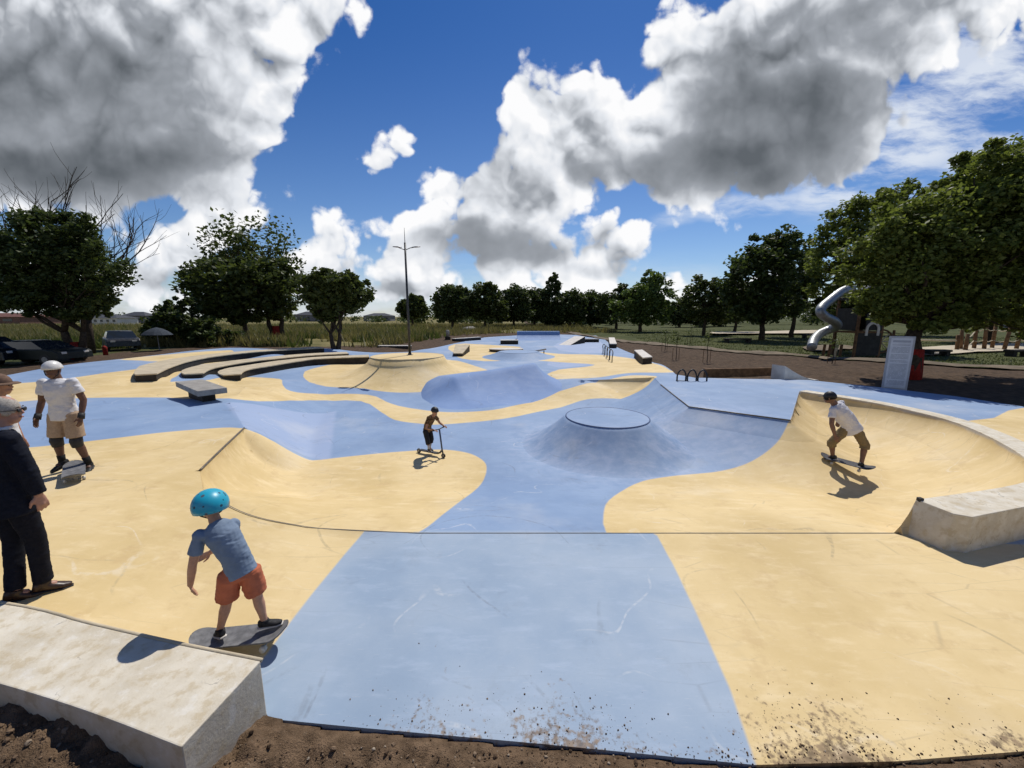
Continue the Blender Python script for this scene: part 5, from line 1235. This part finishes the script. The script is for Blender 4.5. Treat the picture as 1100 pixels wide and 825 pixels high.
MB().tube([I['J']['nek']+Vector((math.cos(a)*.066, math.sin(a)*.06, .012)) for a in np.linspace(0, 2*math.pi, 16, endpoint=False)], .016, 8, closed=True).build('shirt_collar', cloth('white_collar', (.6,.6,.62)), t, True)
for s in (-1, 1):
    MB().ball(hp(s*.034,.094,.010), (.027,.008,.019), 10, 6, I['HR']).build('sunglasses', M['black'], t, True)
    MB().tube([hp(s*.058,.086,.014), hp(s*.080,.0,.010)], .003, 6).build('temple_arm', M['black'], t)
# ---- person in a brown hat behind him
px_, py_ = -5.93, 4.40
J = dict(pel=(0,0,.88), wai=(0,0,1.0), che=(0,0,1.22), nek=(0,.01,1.38), hed=(.0,.05,1.51), sL=(-.16,0,1.33), sR=(.16,0,1.33), eL=(-.21,.0,1.08), wL=(-.20,.05,.84), eR=(.21,.0,1.08), wR=(.19,.06,.84),
 hL=(-.08,0,.85), hR=(.08,0,.85), kL=(-.09,.03,.47), kR=(.09,.03,.47), aL=(-.10,0,.085), aR=(.10,0,.085), tL=(-.12,.2,.03), tR=(.12,.2,.03))
t, I = person('person in brown brimmed hat and white shirt behind the suited man', (px_, py_, zp(px_, py_)), J, S=.95, rz=-1.0, face=(0,1,-.05), skin=(.38,.20,.13), vox=.016,
 shirt=dict(m=cloth('white_cotton', (.62,.62,.62)), sleeve=.6, hem=-.10), bottom=dict(m=cloth('beige_chino', (.30,.25,.18)), len=1.95, name='trousers'), shoe=M['black'])
hm = dome(I, 'hat', cloth('brown_felt', (.16,.10,.07), .2, 30), t, r=(.092,.108,.125), z0=.05, c=(0,-.004,.03))
c_ = I['H'] + I['hu']*.035; MB().lathe([(.075,.010),(.14,.0),(.158,-.012),(.155,-.016),(.075,.002)], tuple(c_), 28).build('brim', cloth('brown_brim', (.15,.095,.065)), hm, True)
# ---- man with white helmet
mx_, my_ = -6.62, 5.62
J = dict(pel=(0,0,.90), wai=(.0,.0,1.03), che=(0,.01,1.25), nek=(0,.0,1.41), hed=(.0,.04,1.535), sL=(.185,.0,1.355), sR=(-.185,.0,1.355), eL=(.265,-.02,1.08), wL=(.28,.07,.86), eR=(-.265,-.02,1.08), wR=(-.27,.07,.85),
 hL=(.09,0,.87), hR=(-.09,0,.87), kL=(.13,.03,.49), kR=(-.12,.03,.47), aL=(.13,.02,.16), aR=(-.17,-.03,.085), tL=(.20,.20,.09), tR=(-.25,.14,.03))
J = {k: (-v[0], -v[1], v[2]) for k, v in J.items()}        # he faces the camera
t, I = person('man in white helmet, white shirt and khaki shorts with one foot on a skateboard', (mx_, my_, zp(mx_, my_)), J, S=1.0, rz=.15, face=(.12,-1,-.05), skin=(.13,.065,.042), vox=.014, wide=.98,
 shirt=dict(m=cloth('white_tee', (.66,.65,.66), .05), sleeve=.62, hem=-.10, ex=.022, wr=.012), bottom=dict(m=cloth('khaki_shorts', (.40,.29,.20)), len=.86, r=.102), shoe=pm('black_shoe', (.015,.015,.016), .2, 20, .6, .3), shoe_sole=M['black'], socks=(cloth('black_sock', (.02,.02,.02)), .30))
dome(I, 'helmet', pm('white_shell', (.66,.64,.60), .08, 12, .4, .5), t, r=(.104,.124,.122), z0=.02, c=(0,-.004,.020))
for s in (-1, 1): MB().tube([I['hp'](s*.085,.02,.0), I['hp'](s*.070,.03,-.06), I['hp'](s*.02,.05,-.105)], .006, 6).build('strap', M['black'], t, True)
for sd_ in 'LR':
    k_ = I['J']['k'+sd_]; MB().tube([k_+Vector((0,0,.075)), k_+Vector((0,-.012,0)), k_-Vector((0,0,.085))], [.068,.074,.064], 14).build('knee_pad', pm('knee_pad', (.03,.03,.032), .2, 20, .7), t, True)
    w_ = I['J']['w'+sd_]; e_ = I['J']['e'+sd_]; d_w = (w_-e_).normalized(); MB().tube([w_-d_w*.05, w_+d_w*.035], [.038,.042], 12).build('wrist_guard', pm('wrist_guard', (.03,.03,.032), .2, 20, .7), t, True)
bxp = P(80, 508, 0.0); skateboard('dusty grey skateboard under the foot of the man in the white helmet', (mx_+.28, my_-.26, zp(mx_+.28, my_-.26)), -.75, 0, 0, L_=.80, w_=.23, top=M['deck_grey'])
# ---- child on the scooter
sx_, sy_ = PH(463, 489); zs0 = zp(sx_, sy_)
J = dict(pel=(-.10,.03,.60), wai=(-.09,.03,.69), che=(.02,.02,.86), nek=(.095,.01,.945), hed=(.165,-.01,1.055), sL=(.045,.13,.92), sR=(.06,-.11,.92), eL=(.12,.20,.74), wL=(.28,.15,.70), eR=(.07,-.20,.70), wR=(.26,-.16,.68),
 hL=(-.10,.095,.57), hR=(-.10,-.045,.57), kL=(-.05,.10,.36), kR=(-.045,-.05,.36), aL=(-.10,.08,.155), aR=(-.02,-.03,.155), tL=(.10,.08,.10), tR=(.18,-.04,.10), dL=(.9,-.1,-.15), dR=(.9,.1,-.15), pL=(0,0,-1), pR=(0,0,-1))
t, I = person('child in black helmet and long dark shorts leaning over a scooter', (sx_, sy_, zs0), J, S=.66, rz=-.50, child=True, face=(.92,-.38,-.18), skin=(.36,.19,.12), vox=.010,
 shirt=dict(m=pm('brown_patterned_cotton', (.06,.033,.020), .6, 26, .9, .1, col2=(.15,.09,.045)), sleeve=.6, ex=.018, hem=-.05), bottom=dict(m=cloth('dark_shorts', (.022,.022,.028)), len=1.45, r=.096), shoe=M['black'], hands=(.9,.9), socks=(cloth('white_sock', (.5,.5,.52)), .5))
dome(I, 'helmet', M['black'], t, r=(.106,.128,.120), z0=.0, c=(0,-.004,.018))
t = thing('kick_scooter', 'dark stunt scooter ridden by the leaning child', 'scooter', (sx_, sy_, zs0), -.50)
MB().prism([(-.32,-.05),(.16,-.055),(.22,-.025),(.22,.025),(.16,.055),(-.32,.05)], .072, .090).build('deck', M['black'], t, bevel=.004)
MB().tube([(.20,0,.08),(.27,0,.11),(.31,0,.16)], .020, 10).tube([(.36,0,.05),(.335,0,.17)], .018, 8).build('neck', M['dark_steel'], t, True)
MB().tube([(.335,0,.14),(.27,0,.665)], .018, 12).build('stem', pm('blue_grey_stem', (.05,.07,.12), .2, 12, .4, .5, .3), t, True)
MB().tube([(.27,-.20,.675),(.268,0,.662),(.27,.20,.675)], .012, 10).build('handlebar', M['dark_steel'], t, True)
for s in (-1, 1): MB().tube([(.27,s*.12,.672),(.27,s*.22,.677)], .016, 10).build('grip', M['black'], t, True)
for x in (-.36, .36): 
    wh = MB().tube([(x,-.014,.052),(x,.014,.052)], [.052,.052], 20).build('wheel', M['black'], t)
    MB().tube([(x,-.0155,.052),(x,.0155,.052)], [.03,.03], 14).build('hub', M['steel'], wh)
# ---- skater on the bowl wall
kx, ky = PH(905, 503); kz = zp(kx, ky)
J = dict(pel=(.045,.0,.72), wai=(-.01,.01,.83), che=(-.155,.03,1.00), nek=(-.255,.05,1.13), hed=(-.325,.08,1.235), sL=(-.345,-.04,1.05), sR=(-.09,.12,1.13), eL=(-.375,-.09,.82), wL=(-.315,-.12,.63), eR=(.04,.24,.97), wR=(.09,.32,.77),
 hL=(-.04,.02,.685), hR=(.12,-.03,.685), kL=(-.175,.09,.43), kR=(.24,-.09,.45), aL=(-.115,.10,.20), aR=(.235,-.10,.155), tL=(-.20,.24,.13), tR=(.40,-.02,.09))
J = {k: tuple(q*1.14 for q in v) for k, v in J.items()}; J['aL'] = (-.10,.15,.205); J['aR'] = (.20,-.17,.165); J['tL'] = (-.18,.31,.14); J['tR'] = (.37,-.10,.10)
t, I = person('skater in black cap, white shirt and long khaki shorts carving the sand coloured bowl wall', (kx, ky, kz), J, S=.98, rz=.0, face=(-.62,.75,-.1), skin=(.17,.09,.06), vox=.011,
 shirt=dict(m=cloth('white_tee_skater', (.62,.60,.62), .05), sleeve=.55, hem=-.08, ex=.026, wr=.014), bottom=dict(m=cloth('khaki_shorts_long', (.21,.155,.08)), len=1.22, r=.096, name='shorts', wr=.012), shoe=M['black'], hands=(.5,.4))
cp = dome(I, 'cap', M['black'], t, r=(.094,.112,.116), z0=.0, c=(0,-.002,.016))
MB().loft([(I['hp'](0,.095,.035), I['fx']*.070*I['hs'], I['hu']*.006*I['hs']), (I['hp'](0,.150,.022), I['fx']*.060*I['hs'], I['hu']*.006*I['hs']), (I['hp'](0,.185,.012), I['fx']*.025*I['hs'], I['hu']*.004*I['hs'])], 14).build('peak', M['black'], cp, True)
dome(I, 'hair', pm('black_hair', (.012,.010,.009), .3, 60, .8, .2), t, r=(.086,.104,.106), z0=-.42, tilt=-.30, c=(0,-.010,.008))
skateboard('dark skateboard under the skater in the black cap', (kx+.05, ky-.01, kz+.038), -.85, .07, .10, L_=.84, w_=.22, top=M['grip'])

# ================================================================== BACKGROUND: playground, vehicles, buildings
# distant woods and hedges on the horizon, read as one mass
rng = np.random.default_rng(91); cl = []; rr_ = []
for k in range(260):
    u = rng.uniform(640, 1250); y = rng.uniform(105, 170); x = at(u, 340, y).x; h = 5.5+4.5*fbm(np.array([u*.03]), np.array([0.]), 3, 4)[0]; cl.append((x, y, rng.uniform(.5, h))); rr_.append(rng.uniform(1.8, 3.4))
for k in range(150):
    u = rng.uniform(430, 660); y = rng.uniform(110, 150); x = at(u, 340, y).x; cl.append((x, y, rng.uniform(.5, 5.0))); rr_.append(rng.uniform(1.6, 2.8))
for k in range(200):
    u = rng.uniform(-260, 440); y = rng.uniform(150, 240); x = at(u, 340, y).x; cl.append((x, y, rng.uniform(.2, 2.6)*(.4+fbm(np.array([u*.02]), np.array([3.]), 3, 8)[0]))); rr_.append(rng.uniform(1.6, 3.0))
o = link('far_woods', leaf_mesh('far_woods', cl, rr_, 60, 1.0, rng), M['leaf_far']); o['kind'] = 'stuff'
# tall grass clumps near the park
# low buildings at the horizon on the left
def house(u, y, wd, h, wall, roof, label, rz=0.0, hip=True, wins=3):
    x = at(u, 345, y).x; t = thing('house', label, 'house', (x, y, 0), rz); d = wd*.6
    MB().box((0,0,h/2-.3), (wd, d, h+.6)).build('wall', wall, t)
    rh = h*.55
    MB().add([(-wd/2-.4,-d/2-.4,h-.02),(wd/2+.4,-d/2-.4,h-.02),(wd/2+.4,d/2+.4,h-.02),(-wd/2-.4,d/2+.4,h-.02),(-wd/2+(d*.5 if hip else 0),0,h+rh),(wd/2-(d*.5 if hip else 0),0,h+rh)], [(0,1,5,4),(1,2,5),(2,3,4,5),(3,0,4),(3,2,1,0)]).build('roof', roof, t)
    for k in range(wins):
        xx = -wd/2+wd*(k+.5)/wins; MB().box((xx, -d/2-.03, h*.55), (wd/wins*.4, .08, h*.36)).build('window', mat('window_glass', (.03,.04,.05), .15, .6), t)
white_w = pm('white_render', (.55,.55,.53), .1, 1, .9); red_r = pm('red_roof_tiles', (.13,.055,.04), .2, 2, .9); dark_r = pm('dark_roof', (.05,.055,.065), .2, 2, .8)
house(12, 130, 22, 2.2, pm('brick_wall', (.16,.09,.07), .2, 2, .9), red_r, 'low house with reddish roof on the horizon at the left edge')
house(118, 120, 11, 1.9, white_w, dark_r, 'long white walled house with dark roof beyond the left trees', wins=6)
house(151, 150, 9, 2.6, pm('grey_wall', (.14,.14,.15), .2, 2, .9), dark_r, 'dark roofed low house right of the white walled one')
house(335, 190, 12, 3.0, pm('grey_wall_far', (.16,.16,.17), .2, 2, .9), dark_r, 'small dark roofed house on the horizon behind the round headed tree')
house(408, 210, 14, 2.6, pm('grey_wall_end', (.2,.2,.2), .2, 2, .9), dark_r, 'low house on the horizon just left of the lamp post')
# parked vehicles
glass = mat('car_glass', (.02,.025,.03), .08, .6)
def car(u, y, L_, col, label, rz=0.0, h=1.42):
    x = at(u, 360, y).x; t = thing('parked_car', label, 'car', (x, y, zg(x, y)+.02), rz, None); w_ = 1.7; k = h/1.42
    pr = [(-.5,.30),(-.49,.62),(-.44,.80),(-.40,.86),(-.24,.93),(.30,.92),(.44,.84),(.49,.70),(.5,.32)]
    body = MB(); vs = []; n = len(pr)
    for s, q in ((-1, 1.0), (-.96, 1.0), (.96, 1.0), (1, 1.0)):
        sh = .03 if abs(s) == 1 else 0
        for px_, pz in pr: vs.append((px_*L_*(1-sh), s*w_/2, (pz if pz > .33 else .30)*k - (sh if pz > .5 else -sh*.3)))
    fs = [tuple(range(n)), tuple(range(3*n, 4*n))[::-1]] + [(a*n+i, a*n+(i+1) % n, (a+1)*n+(i+1) % n, (a+1)*n+i) for a in range(3) for i in range(n)]
    body.add(vs, fs); body.build('body', col, t, bevel=.02)
    MB().add([(-.36*L_,-w_*.46,.88*k),(.30*L_,-w_*.46,.90*k),(.30*L_,w_*.46,.90*k),(-.36*L_,w_*.46,.88*k),(-.26*L_,-w_*.37,1.36*k),(.12*L_,-w_*.37,1.37*k),(.12*L_,w_*.37,1.37*k),(-.26*L_,w_*.37,1.36*k)], [(0,1,5,4),(1,2,6,5),(2,3,7,6),(3,0,4,7),(3,2,1,0)]).build('windows', glass, t)
    MB().loft([((-.07*L_,0,1.365*k),(.20*L_,0,0),(0,w_*.385,0)),((-.07*L_,0,1.42*k),(.17*L_,0,0),(0,w_*.34,0))], 4 if False else 20).build('roof_panel', col, t)
    for sx in (-.31, .32):
        for sy in (-1, 1):
            wt = thing_part = MB().tube([(sx*L_, sy*w_*.40, .31*k),(sx*L_, sy*w_*.505, .31*k)], .31*k, 18).build('wheel', M['black'], t); MB().tube([(sx*L_, sy*w_*.49, .31*k),(sx*L_, sy*w_*.515, .31*k)], .17*k, 12).build('rim', M['steel'], wt)
    for sy in (-.62, .62): MB().box((.488*L_, sy*w_/2, .68*k), (.05,.24,.11)).build('headlight', M['white_top'], t, bevel=.02); MB().box((-.485*L_, sy*w_/2, .72*k), (.05,.20,.12)).build('tail_light', M['red_paint'], t, bevel=.02)
car(38, 19.6, 3.6, pm('dark_green_paint', (.010,.014,.012), .15, 4, .45, .3), 'dark green parked car left of the red trunk base', 0.04, h=1.15)
car(-22, 18.8, 3.4, pm('black_paint', (.008,.009,.010), .2, 4, .3, .5), 'black parked car cut by the left edge of the view', 0.1, h=1.4)
car(129, 27.5, 2.9, pm('grey_black_paint', (.010,.0105,.012), .2, 4, .35, .5), 'small dark grey parked car right of the red trunk base', -.7, h=1.3)
t = None
x = at(112, 372, 23.5).x
o = MB().lathe([(.12,-.1),(.11,.35),(.12,.40),(.12,.48),(.08,.54),(.03,.58)], (x, 23.5, zg(x, 23.5)), 14).build('red_post', M['red_paint'], smooth=True); tag(o, 'short red post standing by the small dark grey car', 'post')  # plain red post put in for an unclear red shape
# parasol
x = at(197, 372, 29.0).x
t = thing('parasol', 'grey blue open parasol standing under the bushy dark shrub', 'parasol', (x, 27.0, zg(x, 27.0)))
MB().tube([(0,0,0),(0,0,1.5)], .025, 8).build('pole', M['steel'], t)
MB().lathe([(.86,1.12),(.83,1.16),(.62,1.36),(.36,1.52),(.12,1.60),(.02,1.64)], (0,0,0), 12).build('canopy', pm('parasol_cloth', (.035,.045,.060), .1, 5, .9), t, smooth=False)
MB().lathe([(.30,-.02),(.30,.06),(.05,.09)], (0,0,0), 16).build('base', M['dark_face'], t)
# bollard and pale boulder behind the park
x = at(481, 362, 43.5).x
t = thing('bollard', 'short pale bollard on a dark foot behind the kicker ramp', 'bollard', (x, 43.5, zg(x, 43.5))); MB().lathe([(.30,-.05),(.30,.30),(.2,.34)], (0,0,0), 14).build('foot', M['dark_face'], t); MB().lathe([(.20,.33),(.20,.95),(.14,1.02),(.02,1.04)], (0,0,0), 14).build('shaft', M['grey_concrete'], t, smooth=True)
x = at(504, 352, 62).x; rot = Matrix.Rotation(.4, 3, 'Z'); mb = MB().ball((x, 62, zg(x, 62)+.25), (1.2,.8,.55), 14, 8, rot)
for i, v in enumerate(mb.v):
    k = mnoise.noise(Vector(v)*1.3)*.25; mb.v[i] = (v[0]+k, v[1]+k*.5, v[2]+k*.5)
tag(mb.build('boulder', M['grey_concrete'], smooth=True), 'pale boulder in the rough grass behind the park corner', 'boulder')
# lawn: pale gravel strips
def sheet(name, px, m, dz=.05):
    pl = smooth_line([P(u, v, 0)[:2] for u, v in px], closed=True, sub=4); bm = bmesh.new(); vs = [bm.verts.new((x, y, zg(x, y)+dz)) for x, y in pl]; bm.faces.new(vs); bmesh.ops.triangulate(bm, faces=bm.faces); me = bpy.data.meshes.new(name); bm.to_mesh(me); bm.free(); o = link(name, me, m); o['kind'] = 'structure'; return o
sheet('play_area', [(968,379),(1000,372),(1060,369),(1130,369),(1130,375),(1085,376.5),(1040,378.5),(1000,381)], M['sand'], .12)
sheet('gravel_path', [(770,357.5),(830,356),(885,356),(885,358.5),(830,359),(770,360)], M['sand'], .25)
sheet('play_area_edge', [(862,373),(880,370.5),(905,370.5),(920,373.5),(900,376),(872,376)], M['path'], .12)
# dark bench blocks on the lawn
for (u, v, wd, lab) in ((1006, 380, 1.35, 'dark bench block beside the pale play area, just right of the big tree trunk'), (1094, 380.5, 1.3, 'dark bench block at the right edge of the view'), (792, 367, 2.3, 'dark bench block under the tall dark park tree'), (872, 362, 2.0, 'dark bench block near the pale gravel path')):
    y = 420*2.3/(v-340)*1.0; x = at(u, v, y).x; t = thing('bench_block', lab, 'bench', (x, y, zg(x, y)), 0, 'dark bench blocks on the lawn')
    MB().box((0,0,.34), (wd,.55,.12)).build('seat', M['dark_face'], t, bevel=.02)
    for s in (-1, 1): MB().box((s*(wd/2-.18),0,.13), (.22,.45,.32)).build('leg', M['dark_face'], t)
# slide tower
Y = 24.0
bx_ = at(919, 372, Y).x; zb_ = zg(bx_, Y)
t = thing('slide_tower', 'dark play tower with a bright steel tube slide on the right lawn', 'play tower', (bx_, Y, zb_), .1)
o_ = Vector((bx_, Y, zb_)); MI = Matrix.Rotation(-.1, 4, 'Z')
def loc(u, v, yy): return (MI @ (at(u, v, yy) - o_))
tw = pm('dark_panels', (.03,.028,.024), .3, 3, .7)
for sx in (-.8, .8):
    for sy in (-.7, .7): MB().box((sx, sy, 1.7), (.12,.12,3.6)).build('post', M['wood'], t)
MB().box((0,0,1.45), (1.75,1.55,.10)).build('platform', M['wood'], t)
for k, (c_, d_) in enumerate((((0,-.74,.75),(1.5,.05,1.35)), ((-.84,0,2.2),(.05,1.3,1.3)), ((.84,0,2.2),(.05,1.3,1.3)), ((0,.74,2.2),(1.5,.05,1.3)), ((.2,-.74,2.05),(1.1,.05,1.0)))): MB().box(c_, d_).build('panel', tw, t)
MB().prism([(-.95,-.85),(.95,-.85),(.95,.85),(-.95,.85)], 3.35, 3.45).build('roof', tw, t)
ar = [(.12+.30*math.cos(a), 1.62+.30*math.sin(a)) for a in np.linspace(0, math.pi, 9)]
oa = [(.12+.46*math.cos(a), 1.62+.46*math.sin(a)) for a in np.linspace(math.pi, 0, 9)]
pts = [(.42,1.25)] + ar + [(-.18,1.25),(-.34,1.25)] + oa + [(.58,1.25)]
n = len(pts); MB().add([(x, -.80, z) for x, z in pts] + [(x, -.74, z) for x, z in pts], [(i, (i+1) % n, n+(i+1) % n, n+i) for i in range(n)] + [(i, i+1, n-2-i, n-1-i) for i in range(n//2-1)]).build('doorway_frame', M['white_top'], t)
MB().lathe([(.40,0),(.42,.25),(.36,.5),(.2,.68),(.03,.74)], (.15,0,3.45), 14).build('dome', M['steel'], t, smooth=True)
ln = smooth_line([loc(915,309,24), loc(903,314,23.8), loc(890,324,23.4), loc(883,330,23.1), loc(881.5,335,22.9), loc(886,340,22.9), loc(896,345,23.1), loc(899,350,23.5), loc(891,354,23.9), loc(880,359,23.8), loc(874,366,23.2), loc(872,373,22.6)], sub=5)
MB().tube(ln, .25, 16).build('tube_slide', M['shiny_steel'], t, smooth=True)
for (u, v) in ((886, 366), (892, 366), (899, 366), (904, 367)):
    p = loc(u, v, 23.0); MB().tube([(p.x, p.y, -.1), (p.x+.05, p.y, .75)], .07, 8).build('log_post', M['tan_concrete'] if u % 2 else M['wood'], t)
# wheel like climbing frame right of the tower
wx = at(946, 368, 25.5).x; t = thing('play_wheel', 'round wooden climbing wheel between the slide tower and the information panel', 'play equipment', (wx, 25.5, zg(wx, 25.5)))
MB().tube([(.75*math.cos(a), 0, .78+.75*math.sin(a)) for a in np.linspace(0, 2*math.pi, 22, endpoint=False)], .055, 8, closed=True).build('rim', M['wood'], t, smooth=True)
for a in np.linspace(0, math.pi, 5)[:-1]: MB().tube([(.75*math.cos(a), .02, .78+.75*math.sin(a)), (-.75*math.cos(a), .02, .78-.75*math.sin(a))], .035, 6).build('spoke', M['tan_concrete'], t)
for s in (-1, 1): MB().tube([(s*.95,.1,-.1),(s*.85,.1,1.5)], .07, 8).build('post', M['wood'], t)
# timber climbing course
px0 = at(1062, 372, 28.0).x; t = thing('climbing_course', 'wooden climbing course of leaning logs and ropes on the pale play area', 'play equipment', (px0, 28.0, zg(px0, 28.0)))
rg = random.Random(4); tops = []
for (u, h, y) in ((1029,1.15,27.5),(1033,1.5,28),(1038,1.25,27),(1047,1.9,29),(1058,2.1,28.5),(1066,1.9,29.5),(1079,2.0,28),(1092,2.2,28.6),(1104,2.1,29)):
    p = at(u, 372, y); x = p.x-px0; dx = rg.uniform(-.25, .25); MB().tube([(x, y-28, -.2), (x+dx*.5, y-28, h*.5), (x+dx, y-28, h)], [.12,.11,.10], 9).build('log', M['wood'], t, smooth=True); tops.append((x+dx*.8, y-28, h))
for a, b in zip(tops[2:], tops[3:]):
    for f in (.35, .75): MB().tube([(a[0], a[1], a[2]*f), ((a[0]+b[0])/2, (a[1]+b[1])/2, (a[2]+b[2])/2*f-.12), (b[0], b[1], b[2]*f)], .03, 6).build('rope', M['tan_concrete'], t)
MB().tube([(tops[0][0], tops[0][1], .75), (tops[0][0]-2.3, tops[0][1]+.4, .78)], .06, 8).build('beam', M['tan_concrete'], t)
# trees behind the play area
for (u, y, boxes, lab, sd_) in ((1066, 38, [(1060,300,50,28),(1085,315,40,20),(1030,310,36,18)], 'dark tree whose trunk rises behind the wooden climbing course', 71), (1135, 34, [(1130,300,50,34),(1105,318,30,18)], 'dark tree at the right border behind the play area', 72), (985, 50, [(980,322,40,20),(1010,318,30,20),(955,325,26,18)], 'dark tree seen behind the big broad leaved tree', 73), (925, 62, [(925,325,30,18),(900,330,20,14)], 'dark tree far behind the slide tower', 74)):
    b = base_at(u, y); tree('park_tree', lab, b, 2.6, .26, px_crowns(b, y, boxes), M['leaf_dark'], 150, 45, .42, rc=.2, limbs=8, group='trees behind the play area', seed=sd_)
# white van far right
x = at(1098, 350, 70).x; t = thing('parked_van', 'white van parked far behind the climbing course', 'van', (x, 70, zg(x, 70)))
MB().add([(-2.6,-1,.45),(2.3,-1,.45),(2.6,-1,1.2),(1.7,-1,2.3),(-2.6,-1,2.4),(-2.6,1,.45),(2.3,1,.45),(2.6,1,1.2),(1.7,1,2.3),(-2.6,1,2.4)], [(0,1,2,3,4),(9,8,7,6,5),(0,5,6,1),(1,6,7,2),(2,7,8,3),(3,8,9,4),(4,9,5,0)]).build('body', pm('white_paint', (.7,.7,.7), .05, 3, .35), t, bevel=.06)
MB().box((1.0,-1.01,1.75), (1.0,.02,.6)).build('window', glass, t); MB().box((-1.0,-1.01,1.75), (1.8,.02,.55)).build('window', glass, t)
for sx in (-1.6, 1.5):
    for sy in (-.9, .9): MB().tube([(sx, sy-.12, .38),(sx, sy+.12, .38)], .38, 16).build('wheel', M['black'], t)
